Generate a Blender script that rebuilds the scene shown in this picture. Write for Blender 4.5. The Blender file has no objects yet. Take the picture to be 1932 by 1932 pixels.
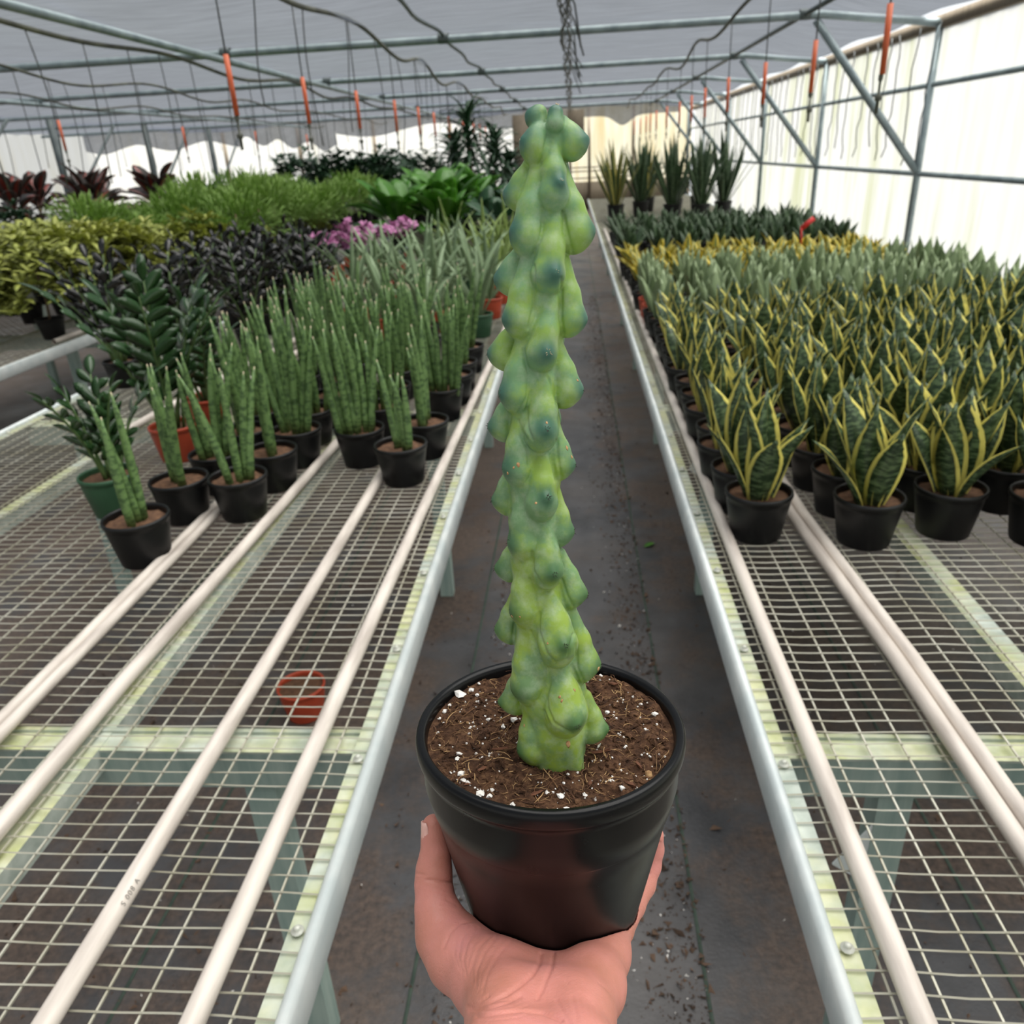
import bpy, math, random
import numpy as np
from mathutils import Matrix, Vector
R = random.Random(7)
NR = np.random.default_rng(7)
S = bpy.context.scene
COL = S.collection

# ------------------------------------------------------------------ camera
F_PX, PITCH, YAW, ROLL, CH = 1465.0, .4325, .0925, .0535, 1.57
fw = np.array([-math.sin(YAW)*math.cos(PITCH), math.cos(YAW)*math.cos(PITCH), -math.sin(PITCH)])
_rt = np.array([math.cos(YAW), math.sin(YAW), 0.]); _up = np.cross(_rt, fw)
rt = math.cos(ROLL)*_rt - math.sin(ROLL)*_up
up = math.cos(ROLL)*_up + math.sin(ROLL)*_rt
cd = bpy.data.cameras.new('camera'); cam = bpy.data.objects.new('camera', cd); COL.objects.link(cam)
m = Matrix.Identity(4)
for i in range(3):
    m[i][0], m[i][1], m[i][2] = rt[i], up[i], -fw[i]
m[2][3] = CH
cam.matrix_world = m
cd.sensor_width = 36; cd.lens = 36*F_PX/1932; cd.clip_start = .02; cd.clip_end = 200
cd.dof.use_dof = True; cd.dof.focus_distance = .425; cd.dof.aperture_fstop = 14.5
S.camera = cam
EYE = np.array([0, 0, CH])
def ray(x, y): return fw + rt*(x-966)/F_PX - up*(y-966)/F_PX
def pxd(x, y, d): return EYE + ray(x, y)*d            # pixel + distance along the optical axis
def onz(x, y, z):
    d = ray(x, y); return EYE + d*((z-CH)/d[2])

# ------------------------------------------------------------------ light
w = bpy.data.worlds.new('overcast sky'); S.world = w; w.use_nodes = True
bg = w.node_tree.nodes['Background']; bg.inputs[0].default_value = (.93, .97, 1, 1); bg.inputs[1].default_value = 1.0
sl = bpy.data.lights.new('sun', 'SUN'); sl.energy = 20.0; sl.angle = math.radians(75); sl.color = (1, .97, .92)
sun = bpy.data.objects.new('sun', sl); COL.objects.link(sun)
sun.rotation_euler = (math.radians(-6), math.radians(16), 0); sun.location = (0, 0, 12)
S.view_settings.view_transform = 'Standard'; S.view_settings.look = 'None'
S.view_settings.exposure = 0.3; S.view_settings.gamma = 1.0; S.view_settings.use_curve_mapping = False

# ------------------------------------------------------------------ materials
def lin(c):
    return tuple((v/255/12.92 if v/255 <= .04045 else ((v/255+.055)/1.055)**2.4) for v in c) + (1,)
class NT:
    def __init__(s, name):
        s.m = bpy.data.materials.new(name); s.m.use_nodes = True; s.t = s.m.node_tree; s.n = s.t.nodes
        s.p = s.n['Principled BSDF']; s.out = s.n['Material Output']
    def add(s, t, **k):
        n = s.n.new(t)
        for a, v in k.items(): setattr(n, a, v)
        return n
    def link(s, a, b): s.t.links.new(a, b)
    def coord(s, stretch=(1, 1, 1), kind='Object'):
        c = s.add('ShaderNodeTexCoord'); mp = s.add('ShaderNodeMapping'); mp.inputs['Scale'].default_value = stretch
        s.link(c.outputs[kind], mp.inputs[0]); return mp.outputs[0]
    def noise(s, vec, scale, detail=4, rough=.55):
        n = s.add('ShaderNodeTexNoise'); n.inputs['Scale'].default_value = scale
        n.inputs['Detail'].default_value = detail; n.inputs['Roughness'].default_value = rough
        s.link(vec, n.inputs['Vector']); return n.outputs['Fac']
    def ramp(s, fac, stops, interp='LINEAR'):
        r = s.add('ShaderNodeValToRGB'); r.color_ramp.interpolation = interp; e = r.color_ramp.elements
        while len(e) < len(stops): e.new(.5)
        for el, (p, c) in zip(e, stops): el.position = p; el.color = c if len(c) == 4 else lin(c)
        s.link(fac, r.inputs[0]); return r.outputs[0]
    def mix(s, fac, a, b, blend='MIX'):
        x = s.add('ShaderNodeMix'); x.data_type = 'RGBA'; x.blend_type = blend
        for sock, v in ((x.inputs['Factor'], fac), (x.inputs['A'], a), (x.inputs['B'], b)):
            if hasattr(v, 'is_output'): s.link(v, sock)
            elif isinstance(v, (int, float)): sock.default_value = v
            else: sock.default_value = v if len(v) == 4 else lin(v)
        return x.outputs['Result']
    def math(s, op, a, b=0.):
        x = s.add('ShaderNodeMath'); x.operation = op
        for i, v in enumerate((a, b)):
            if hasattr(v, 'is_output'): s.link(v, x.inputs[i])
            else: x.inputs[i].default_value = v
        return x.outputs[0]
    def attr(s, name):
        a = s.add('ShaderNodeAttribute'); a.attribute_name = name; return a.outputs['Fac']
    def bump(s, h, strength, dist=.002):
        b = s.add('ShaderNodeBump'); b.inputs['Strength'].default_value = strength; b.inputs['Distance'].default_value = dist
        s.link(h, b.inputs['Height']); s.link(b.outputs[0], s.p.inputs['Normal'])
    def fin(s, col, rough=.5, spec=.5, **k):
        if hasattr(col, 'is_output'): s.link(col, s.p.inputs['Base Color'])
        else: s.p.inputs['Base Color'].default_value = lin(col)
        if hasattr(rough, 'is_output'): s.link(rough, s.p.inputs['Roughness'])
        else: s.p.inputs['Roughness'].default_value = rough
        s.p.inputs['Specular IOR Level'].default_value = spec
        for a, v in k.items(): s.p.inputs[a.replace('_', ' ')].default_value = v
        return s.m
def mat(name, a, b, scale=10, rough=.5, bump=0., stretch=(1, 1, 1), spec=.5, lo=.35, hi=.65, bscale=None, **k):
    t = NT(name); c = t.coord(stretch); n = t.noise(c, scale)
    col = t.ramp(n, [(lo, a), (hi, b)])
    if bump: t.bump(t.noise(c, bscale or scale*3), bump)
    return t.fin(col, rough, spec, **k)
MAT = {}
def leafmat(name, a, b, rough=.4, margin=None, mw=.36, band=None, tip=None, trans=.0, spec=.5, center=None):
    """leaf: lu runs across (0..1), lv along"""
    t = NT(name); c = t.coord(); lu, lv = t.attr('lu'), t.attr('lv')
    oi = t.add('ShaderNodeObjectInfo')
    base = t.mix(t.noise(c, 18), a, b)
    base = t.mix(t.math('MULTIPLY', oi.outputs['Random'], .35), base, b)
    if band:
        v = t.add('ShaderNodeCombineXYZ'); t.link(t.math('MULTIPLY', lv, 26.), v.inputs[1]); t.link(t.math('MULTIPLY', lu, 2.5), v.inputs[0])
        t.link(t.math('MULTIPLY', oi.outputs['Random'], 9.), v.inputs[2])
        nb = t.noise(v.outputs[0], 1.1, 3)
        base = t.mix(t.ramp(nb, [(.46, (0, 0, 0)), (.6, (255, 255, 255))]), base, band)
    e = t.math('ABSOLUTE', t.math('SUBTRACT', lu, .5))
    if center: base = t.mix(t.math('LESS_THAN', e, .13), base, center)
    if margin:
        wob = t.math('MULTIPLY', t.math('SUBTRACT', t.noise(c, 14, 2), .5), .10)
        base = t.mix(t.ramp(t.math('ADD', e, wob), [(mw-.015, (0, 0, 0)), (mw+.015, (255, 255, 255))]), base, margin)
    if tip: base = t.mix(t.ramp(lv, [(.97, (0, 0, 0)), (.995, (255, 255, 255))]), base, tip)
    mm = t.fin(base, rough, spec)
    if trans:
        tr = t.add('ShaderNodeBsdfTranslucent'); t.link(base, tr.inputs[0]); mx = t.add('ShaderNodeMixShader'); mx.inputs[0].default_value = trans
        t.link(t.p.outputs[0], mx.inputs[1]); t.link(tr.outputs[0], mx.inputs[2]); t.link(mx.outputs[0], t.out.inputs[0])
    return mm
MAT['vari'] = leafmat('snake leaf yellow edged', (28, 46, 28), (46, 70, 42), .4, margin=(234, 224, 116), mw=.375, band=(96, 118, 80), trans=.06)
MAT['moon'] = leafmat('snake leaf silver', (124, 146, 104), (154, 172, 128), .5, margin=(70, 96, 66), mw=.47, trans=.06)
MAT['gold'] = leafmat('snake leaf gold', (70, 98, 52), (92, 118, 60), .4, margin=(224, 200, 70), mw=.2, band=(150, 150, 70), trans=.08)
MAT['dark'] = leafmat('snake leaf dark', (34, 54, 32), (56, 80, 48), .38, band=(80, 102, 70), trans=.04)
MAT['laur'] = leafmat('tall snake leaf', (48, 72, 40), (66, 92, 50), .4, margin=(190, 180, 96), mw=.3, trans=.06)
MAT['cyl'] = leafmat('cylinder leaf', (94, 126, 72), (118, 150, 88), .48, band=(66, 94, 52), tip=(206, 190, 160))
MAT['fan'] = leafmat('sword leaf grey green', (112, 138, 100), (150, 172, 132), .45, trans=.1)
MAT['fany'] = leafmat('sword leaf yellow green', (120, 150, 84), (160, 180, 100), .45, trans=.12)
MAT['raven'] = leafmat('black leaflet', (8, 9, 9), (22, 24, 22), .22, spec=.7)
MAT['zz'] = leafmat('glossy green leaflet', (30, 58, 30), (52, 84, 44), .25, spec=.6)
MAT['fern'] = leafmat('fern leaf', (108, 150, 66), (164, 196, 100), .5, trans=.35)
MAT['schef'] = leafmat('yellow green leaf', (128, 150, 62), (206, 208, 110), .4, trans=.25)
MAT['bright'] = leafmat('bright green leaf', (44, 106, 30), (92, 150, 40), .32, trans=.2)
MAT['deep'] = leafmat('deep green leaf', (24, 58, 34), (50, 90, 54), .35, trans=.08)
MAT['rubber'] = leafmat('dark red green leaf', (36, 34, 32), (58, 50, 44), .3, center=(120, 50, 40))
MAT['petal'] = leafmat('pink petal', (190, 90, 160), (226, 170, 208), .5, trans=.2)
MAT['stem'] = mat('stem green', (70, 100, 50), (96, 120, 70), 20, .5)
MAT['wood'] = mat('woody stem', (92, 76, 56), (120, 100, 74), 30, .8)
MAT['pot_black'] = mat('black plastic', (7, 8, 9), (13, 14, 16), 8, .45, spec=.4)
MAT['pot_red'] = mat('terracotta plastic', (176, 66, 40), (196, 82, 52), 8, .45)
MAT['pot_green'] = mat('green plastic', (46, 84, 58), (58, 100, 70), 8, .45)
MAT['soil'] = mat('potting soil', (72, 50, 36), (118, 86, 62), 60, .95, .8, lo=.3, hi=.7)
MAT['wire'] = mat('mesh wire', (166, 162, 142), (200, 198, 184), 8, .45, Metallic=.2)
MAT['pvc'] = mat('pvc pipe', (182, 172, 163), (220, 211, 201), 6, .42, stretch=(8, 1, 8), lo=.3, hi=.6)
MAT['rail'] = mat('galvanised rail', (204, 214, 214), (226, 232, 230), 14, .42, .1, Metallic=.1)
def algae():
    t = NT('galvanised steel with algae'); c = t.coord(); n = t.noise(c, 9, 5)
    steel = t.ramp(t.noise(c, 24), [(.35, (158, 170, 160)), (.65, (196, 204, 194))])
    al = t.ramp(t.noise(c, 30), [(.35, (172, 178, 112)), (.65, (204, 204, 162))])
    g = t.add('ShaderNodeNewGeometry'); sp = t.add('ShaderNodeSeparateXYZ'); t.link(g.outputs['Normal'], sp.inputs[0])
    f = t.math('MULTIPLY', t.ramp(n, [(.36, (20, 20, 20)), (.6, (235, 235, 235))]), t.math('MAXIMUM', sp.outputs[2], 0))
    return t.fin(t.mix(f, steel, al), .55)
MAT['algae'] = algae()
MAT['leg'] = mat('bench leg steel', (136, 158, 152), (160, 178, 170), 5, .5, stretch=(12, 12, 1))
MAT['zinc'] = mat('zinc bolt', (186, 188, 176), (210, 212, 202), 40, .5, Metallic=.2)
MAT['tube'] = mat('steel tube', (120, 134, 138), (150, 164, 166), 6, .45, Metallic=.3)
MAT['darktube'] = mat('dark steel', (70, 80, 82), (92, 102, 102), 6, .5, Metallic=.2)
MAT['orange'] = mat('orange tube', (206, 92, 52), (222, 110, 66), 6, .45)
MAT['hose'] = mat('black hose', (58, 60, 54), (96, 98, 84), 5, .6)
MAT['drip'] = mat('thin tube', (52, 56, 56), (80, 84, 84), 5, .5)
MAT['brownwood'] = mat('weathered board', (98, 88, 72), (124, 112, 94), 5, .8, stretch=(10, 10, 1))
MAT['red'] = mat('red tape', (206, 40, 44), (220, 56, 56), 5, .5)
MAT['green_line'] = mat('green woven stripe', (52, 66, 58), (66, 80, 70), 30, .9)
MAT['perlite'] = mat('perlite', (226, 222, 214), (246, 244, 240), 60, .9, .3)
MAT['fibre'] = mat('coir fibre', (112, 78, 50), (196, 160, 112), 120, .9, lo=.4, hi=.6)
MAT['crumb'] = mat('soil crumb', (52, 40, 32), (104, 82, 66), 8, .95)
MAT['fibre_dark'] = mat('dark coir fibre', (70, 46, 32), (120, 84, 58), 120, .9, lo=.4, hi=.6)
MAT['bark'] = mat('bark chip', (82, 50, 34), (120, 78, 54), 50, .9, .5)

def floor_mat():
    t = NT('ground cover fabric'); c = t.coord()
    fab = t.ramp(t.noise(c, 5, 6, .65), [(.3, (42, 43, 46)), (.7, (77, 77, 80))])
    dirt = t.ramp(t.noise(c, 60, 5, .7), [(.3, (36, 28, 24)), (.7, (100, 82, 70))])
    sx = t.add('ShaderNodeSeparateXYZ'); t.link(c, sx.inputs[0])
    d = t.math('ABSOLUTE', t.math('ADD', sx.outputs[0], .02))           # dirt gathers beside and under the benches
    edge = t.ramp(d, [(.08, (0, 0, 0)), (.5, (255, 255, 255))])
    far = t.ramp(t.math('MULTIPLY', sx.outputs[1], .1), [(.15, (0, 0, 0)), (.5, (130, 130, 130))])
    lump = t.noise(c, 3.2, 6, .7)
    s = t.math('ADD', t.math('ADD', t.math('MULTIPLY', edge, .21), t.math('MULTIPLY', far, .3)), lump)
    mask = t.ramp(s, [(.60, (0, 0, 0)), (.76, (235, 235, 235))])
    col = t.mix(mask, fab, dirt)
    dust = t.ramp(t.noise(c, 1.3, 4), [(.42, (0, 0, 0)), (.72, (125, 125, 125))])
    col = t.mix(dust, col, (136, 124, 114))
    t.bump(t.noise(c, 90, 4, .7), .35, .004)
    return t.fin(col, t.ramp(t.noise(c, 2.1, 4), [(.35, (.32, .32, .32, 1)), (.7, (.62, .62, .62, 1))]), .5)
MAT['floor'] = floor_mat()
def cloth_mat():
    t = NT('shade cloth'); c = t.coord((1, 1, 1)); t.n.remove(t.p)
    f = t.ramp(t.noise(t.coord((.6, 5, 1)), 3, 5, .6), [(.25, (140, 146, 158)), (.75, (206, 212, 224))])
    tr = t.add('ShaderNodeBsdfTransparent'); tr.inputs[0].default_value = (1, 1, 1, 1)
    tl = t.add('ShaderNodeBsdfTranslucent'); df = t.add('ShaderNodeBsdfDiffuse')
    t.link(t.mix(1., f, (150, 154, 160), 'MULTIPLY'), tl.inputs[0]); t.link(t.mix(1., f, (150, 152, 156), 'MULTIPLY'), df.inputs[0])
    a = t.add('ShaderNodeMixShader'); a.inputs[0].default_value = .9; t.link(tl.outputs[0], a.inputs[1]); t.link(df.outputs[0], a.inputs[2])
    b = t.add('ShaderNodeMixShader'); b.inputs[0].default_value = .83
    t.link(tr.outputs[0], b.inputs[1]); t.link(a.outputs[0], b.inputs[2]); t.link(b.outputs[0], t.out.inputs[0]); return t.m
MAT['cloth'] = cloth_mat()
def sheet_mat(name, a, b, stain, amt, k):
    t = NT(name); t.n.remove(t.p)
    base = t.ramp(t.noise(t.coord((3, 3, .35)), 2.2, 5), [(.3, a), (.7, b)])
    st = t.ramp(t.noise(t.coord((1.6, 1.6, .18)), 1.6, 5, .6), [(.56-amt, (0, 0, 0)), (.74-amt, (200, 200, 200))])
    col = t.mix(st, base, stain)
    tl = t.add('ShaderNodeBsdfTranslucent'); df = t.add('ShaderNodeBsdfDiffuse'); t.link(t.mix(1., col, (k, k, k, 1), 'MULTIPLY'), tl.inputs[0]); t.link(col, df.inputs[0])
    mx = t.add('ShaderNodeMixShader'); mx.inputs[0].default_value = .12
    t.link(tl.outputs[0], mx.inputs[1]); t.link(df.outputs[0], mx.inputs[2]); t.link(mx.outputs[0], t.out.inputs[0]); return t.m
MAT['sheet'] = sheet_mat('white plastic sheeting', (238, 238, 230), (252, 252, 250), (198, 204, 132), .06, .36)
MAT['cream'] = sheet_mat('cream plastic sheeting', (240, 228, 190), (252, 246, 226), (214, 186, 116), .08, .47)
MAT['whitesheet'] = sheet_mat('white end sheeting', (246, 244, 236), (253, 252, 248), (232, 220, 176), .02, .47)

# ------------------------------------------------------------------ geometry helpers
class G:
    def __init__(s): s.v = []; s.f = []; s.a = []
    def add(s, v, f, a=None):
        o = len(s.v); s.v += [tuple(p) for p in v]; s.f += [tuple(i+o for i in q) for q in f]
        s.a += list(a) if a is not None else [(.5, .5)]*len(v); return s
    def box(s, x0, x1, y0, y1, z0, z1):
        return s.add([(x, y, z) for z in (z0, z1) for y in (y0, y1) for x in (x0, x1)],
                     [(0, 2, 3, 1), (4, 5, 7, 6), (0, 1, 5, 4), (2, 6, 7, 3), (0, 4, 6, 2), (1, 3, 7, 5)])
    def tube(s, pts, r, n=8, cap=True):
        pts = [np.asarray(p, float) for p in pts]; rs = r if hasattr(r, '__len__') else [r]*len(pts)
        V = []; u = None; K = len(pts)
        for i, p in enumerate(pts):
            t = pts[min(i+1, K-1)] - pts[max(i-1, 0)]; t = t/(np.linalg.norm(t)+1e-12)
            if u is None: u = np.cross(t, [0, 0, 1.] if abs(t[2]) < .9 else [0, 1., 0])
            u = u - t*(u@t); u = u/(np.linalg.norm(u)+1e-12); q = np.cross(t, u)
            for k in range(n):
                a = 2*math.pi*k/n; V.append(p + rs[i]*(math.cos(a)*u + math.sin(a)*q))
        Fc = [(i*n+k, i*n+(k+1) % n, (i+1)*n+(k+1) % n, (i+1)*n+k) for i in range(K-1) for k in range(n)]
        if cap: Fc += [tuple(range(n-1, -1, -1)), tuple((K-1)*n+k for k in range(n))]
        A = [(k/n, i/(K-1)) for i in range(K) for k in range(n)]
        return s.add(V, Fc, A)
    def lathe(s, prof, n=24, c=(0, 0, 0), close=False):
        V = [(c[0]+r*math.cos(2*math.pi*k/n), c[1]+r*math.sin(2*math.pi*k/n), c[2]+z) for r, z in prof for k in range(n)]
        Fc = [(i*n+k, i*n+(k+1) % n, (i+1)*n+(k+1) % n, (i+1)*n+k) for i in range(len(prof)-1) for k in range(n)]
        return s.add(V, Fc)
    def mesh(s, name, smooth=True):
        me = bpy.data.meshes.new(name); me.from_pydata(s.v, [], s.f); me.update()
        if smooth: me.polygons.foreach_set('use_smooth', [True]*len(me.polygons))
        A = np.array(s.a, dtype=np.float32)
        for i, nm in enumerate(('lu', 'lv')):
            me.attributes.new(nm, 'FLOAT', 'POINT').data.foreach_set('value', np.ascontiguousarray(A[:, i]))
        return me
def obj(name, me, mt, parent=None, loc=(0, 0, 0), rot=(0, 0, 0), sc=1.):
    if isinstance(me, G): me = me.mesh(name)
    if mt and not me.materials: me.materials.append(MAT[mt] if isinstance(mt, str) else mt)
    o = bpy.data.objects.new(name, me); COL.objects.link(o); o.parent = parent
    mm = MAT[mt] if isinstance(mt, str) else mt
    if mm and me.materials[0] != mm: o.material_slots[0].link = 'OBJECT'; o.material_slots[0].material = mm
    o.location = loc; o.rotation_euler = rot; o.scale = sc if hasattr(sc, '__len__') else (sc,)*3
    return o
def tag(o, label=None, cat=None, group=None, kind=None):
    for k, v in (('label', label), ('category', cat), ('group', group), ('kind', kind)):
        if v: o[k] = v
    return o
def thing(name, label, cat, loc=(0, 0, 0), rz=0, group=None):
    o = bpy.data.objects.new(name, None); COL.objects.link(o); o.location = loc; o.rotation_euler = (0, 0, rz); o.empty_display_size = .05
    return tag(o, label, cat, group)
ORD0 = 'first second third fourth fifth sixth seventh eighth ninth tenth eleventh twelfth thirteenth fourteenth fifteenth sixteenth seventeenth eighteenth nineteenth twentieth'.split()
ORD = ORD0+[a+'-'+b for a in ('twenty', 'thirty', 'forty') for b in ORD0[:9]]

# ------------------------------------------------------------------ setting
BZ = .752                                    # bench top
WX, EY, LX = 3.3, 24.2, -14.0                # right wall, end wall, left wall
CZ = 2.60                                    # shade cloth height
POSTY = [4.97+3.39*k for k in range(-2, 6)]
g = G(); g.add([(LX, -4, 0), (WX, -4, 0), (WX, EY, 0), (LX, EY, 0)], [(0, 1, 2, 3)])
floor = tag(obj('floor', g, 'floor'), kind='structure')
for k, x in enumerate((.25, -.36, -.97, -1.58, .86)):
    g = G(); g.box(x-.004, x+.004, -1, 14, .0005, .0015); obj('woven_stripe', g, 'green_line', floor)
def csag(x, y):
    ph = ((y-POSTY[0]) / 3.39) % 1
    return CZ+.03-.055*math.sin(math.pi*ph)*(1+.4*math.sin(x*1.7))+.01*math.sin(x*5+y*2)+.05*math.sin(x*.9+1)*math.sin(math.pi*ph)
def cloth():
    nx, ny = 60, 130; V = []; xs = np.linspace(LX, 2.25, nx); ys = np.linspace(-4, EY-.3, ny)
    for y in ys:
        for x in xs: V.append((x, y, csag(x, y)))
    Fc = [(j*nx+i, j*nx+i+1, (j+1)*nx+i+1, (j+1)*nx+i) for j in range(ny-1) for i in range(nx-1)]
    return G().add(V, Fc)
ceiling = tag(obj('ceiling', cloth(), 'cloth'), kind='structure')
# cloth falls away from the outer tube down towards the wall plate
def eave():
    V = []; ys = np.linspace(-4, EY-.3, 130); K = 6
    for y in ys:
        ph = ((y-POSTY[0]) / 3.39) % 1
        for k in range(K):
            u = k/(K-1); V.append((2.25+u*(.93), y, csag(2.25, y)*(1-u)+(CZ-.1)*u-.05*math.sin(math.pi*u)-.02*u*math.sin(y*3+u*5)))
    return G().add(V, [(j*K+i, j*K+i+1, (j+1)*K+i+1, (j+1)*K+i) for j in range(len(ys)-1) for i in range(K-1)])
obj('side_cloth', eave(), 'cloth', ceiling)
# hanging ends of the cloth in front of the end wall
def drape(x0, x1, y, f):
    n = 40; xs = np.linspace(x0, x1, n); V = []
    for x in xs:
        b = f((x-x0)/(x1-x0)); 
        for k in range(5): u = k/4; V.append((x, y+.05*math.sin(x*6+u*2)*u, CZ+.03-u*(CZ+.03-b)))
    return G().add(V, [(i*5+k, (i+1)*5+k, (i+1)*5+k+1, i*5+k+1) for i in range(n-1) for k in range(4)])
for x0, x1, f in ((-1.2, 2.9, lambda u: 2.36-.25*math.exp(-((u-.63)/.07)**2)), (-6.6, -1.2, lambda u: 2.3-.12*math.sin(u*9)),
                  (-9.4, -6.6, lambda u: 2.28-.35*u+.1*math.sin(u*20)), (-14, -9.4, lambda u: 2.2-.1*math.sin(u*14))):
    obj('cloth_end', drape(x0, x1, EY-.35, f), 'cloth', ceiling)
def corr(axis, a0, a1, c, z0, z1, step=.16, amp=.012):
    n = int((a1-a0)/step); V = []
    for i in range(n+1):
        a = a0+(a1-a0)*i/n; d = c+amp*(1 if i % 2 else -1)
        for z in (z0, z1): V.append((d, a, z) if axis == 'y' else (a, d, z))
    return G().add(V, [(2*i, 2*i+2, 2*i+3, 2*i+1) for i in range(n)])
wr = tag(obj('wall_right', corr('y', -4, EY, WX+.05, .16, 2.42, .2, .004), 'sheet'), kind='structure')
g = G(); g.box(WX-.05, WX+.06, -4, EY, .0, .16); obj('baseboard', g, 'brownwood', wr)
g = G(); g.box(WX-.02, WX+.06, -4, EY, 2.40, 2.5); obj('wall_plate', g, 'brownwood', wr)
for z in (1.20, 1.95):
    g = G(); g.tube([(WX, -4, z), (WX, EY, z)], .024, 8); obj('girt', g, 'tube', wr)
for y in POSTY:
    g = G(); g.tube([(WX-.01, y, 0), (WX-.01, y, 2.45)], .032, 10); obj('post', g, 'tube', wr)
    g = G(); g.tube([(2.2, y, CZ-.08), (WX-.02, y, 1.22)], .034, 10); obj('brace', g, 'tube', wr)
wb = tag(obj('wall_back', corr('x', -1.3, WX, EY, .7, 2.62, .12, .015), 'cream'), kind='structure')
obj('end_sheet', corr('x', LX, -1.3, EY, .5, 2.62, .3, .01), 'whitesheet', wb)
g = G(); g.box(LX, WX, EY-.06, EY+.05, 0, .72); obj('kick_board', g, 'brownwood', wb)
for x in (-1.3, .48, 1.7, 3.2, -3.4, -5.6, -7.8, -10):
    g = G(); g.box(x-.04, x+.04, EY-.1, EY-.03, 0, 2.6); obj('post', g, 'darktube' if x > 3 else 'brownwood', wb)
for z in (1.1, 1.0, .82):
    g = G(); g.box(-14 if z == 1.1 else -1.3, WX, EY-.06, EY-.03, z-.015, z+.015); obj('girt', g, 'brownwood', wb)
wl = tag(obj('wall_left', corr('y', -4, EY, LX, .2, 2.62, .3, .01), 'whitesheet'), kind='structure')
tag(obj('wall_front', corr('x', LX, WX, -4, .2, 2.62, .3, .01), 'whitesheet'), kind='structure')
g = G(); g.box(-1.62, -1.12, EY-.5, EY-.42, .0, 2.5); tag(obj('board_panel', g, 'brownwood'), 'brown upright board panel at the far end behind the cactus', 'panel')
g = G(); g.box(-.12, .34, EY-.5, EY-.42, 1.7, 2.55); g.box(-.1, -.02, EY-.5, EY-.42, 0, 1.7)
tag(obj('end_board', g, 'brownwood'), 'dark brown board on a post above the far end of the aisle', 'board')

# ---------------- roof tubes
for k, y in enumerate(POSTY[1:]):
    t = thing('purlin', f'galvanised roof tube crossing the greenhouse, {ORD[k]} from the camera', 'roof tube', (0, y, CZ-.04), group='cross tubes under the shade cloth')
    g = G(); g.tube([(LX, 0, 0), (-4, 0, 0), (2.25, 0, 0), (WX-.02, 0, -.12)], .034, 10); obj('tube', g, 'tube', t)
    for x in (-3.28, -1.18, 2.1):
        g = G(); g.lathe([(.042, -.05), (.046, -.04), (.046, .04), (.042, .05)], 12); obj('clamp', g, 'darktube', t, (x, 0, .01), (0, math.pi/2, 0))
for x, r, lb in ((-3.28, .03, 'long galvanised tube running lengthwise under the cloth left of the aisle'), (-7.4, .03, 'lengthwise roof tube far left above the back benches'),
                 (2.1, .022, 'dark lengthwise tube where the shade cloth folds down to the wall')):
    g = G(); g.tube([(0, -4, 0), (0, EY-.4, 0)], r, 10)
    tag(obj('roof_tube', g, 'darktube' if x > 0 else 'tube', None, (x, 0, CZ-.10 if x < 0 else CZ-.03)), lb, 'roof tube')
g = G(); pts = []
for k in range(0, 90):
    y = -1+k*.27; pts.append((-1.18+.02*math.sin(k), y, CZ+.0-.04*abs(math.sin(math.pi*(y-POSTY[0])/3.39))))
g.tube(pts, .016, 6); tag(obj('support_cable', g, 'darktube'), 'dark support cable clipped to the roof tubes just left of the aisle', 'cable')
for k, y in enumerate((12.0, 15.4, 18.9, 22.3)):
    t = thing('roof_post', f'dark steel roof post far left, {ORD[k]} from the camera', 'post', (-9.6, y, 0), group='far left roof posts')
    g = G(); g.box(-.05, .05, -.05, .05, 0, CZ-.05); obj('shaft', g, 'darktube', t)
    g = G(); g.tube([(0, 0, 1.0), (.0, 2.2, CZ-.1)], .03, 8); obj('brace', g, 'darktube', t)

# ---------------- hoses, drippers
HZ = {}
def hose(x, z, droop, lb, per=1.3, r=.013):
    HZ[x] = lambda y: (x+.03*math.sin(y*1.1+x), y, z-droop*(.5-.5*math.cos(2*math.pi*y/per))-.02*math.sin(y*2.3))
    pts = [HZ[x](y) for y in np.arange(-1, EY-1, .16)]
    return tag(obj('irrigation_hose', G().tube(pts, r, 7), 'hose'), lb, 'hose')
hose(-1.7, 2.57, .10, 'sagging olive black hose under the cloth over the left bench', 3.39, .017)
hose(1.4, 2.57, .08, 'sagging black hose under the cloth over the right bench', 3.39, .015)
hose(-3.3, 2.44, .05, 'pale sagging hose tied below the long roof tube', 3.39, .016)
hose(-5.0, 2.5, .07, 'dark sagging hose over the second bench row', 3.39)
hose(-6.7, 2.5, .07, 'dark sagging hose over the third bench row', 3.39)
tube_me = G().tube([(0, 0, 0), (0, 0, .47)], .0045, 6).mesh('tube'); wt_me = G().tube([(0, 0, -.27), (0, 0, 0)], .0135, 10).mesh('weight')
g = G(); g.lathe([(.0, -.16), (.008, -.155), (.008, -.11), (.016, -.10), (.016, -.085), (.006, -.08), (.006, -.03), (.011, -.02), (.011, .0), (0, .0)], 10); noz_me = g.mesh('nozzle')
for sx, ys, nm in ((-1.7, [4.32+1.3*k for k in range(12)], 'left'), (1.4, [4.1+1.27*k for k in range(13)], 'right')):
    for k, y in enumerate(ys):
        t = thing('mist_dripper', f'hanging sprayer with orange weight tube over the {nm} bench, {ORD[k]} from the camera', 'sprayer', (HZ[sx](y)[0], y, 2.08), .0, 'orange weighted sprayers')
        a = (R.uniform(-.015, .015), R.uniform(-.02, .02), 0)
        L = HZ[sx](y)[2]-2.08; obj('tube', tube_me, 'drip', t, sc=(1, 1, (L+.01)/.47)); obj('weight', wt_me, 'orange', t, rot=a); obj('nozzle', noz_me, 'hose', t, (0, 0, -.27))
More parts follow.
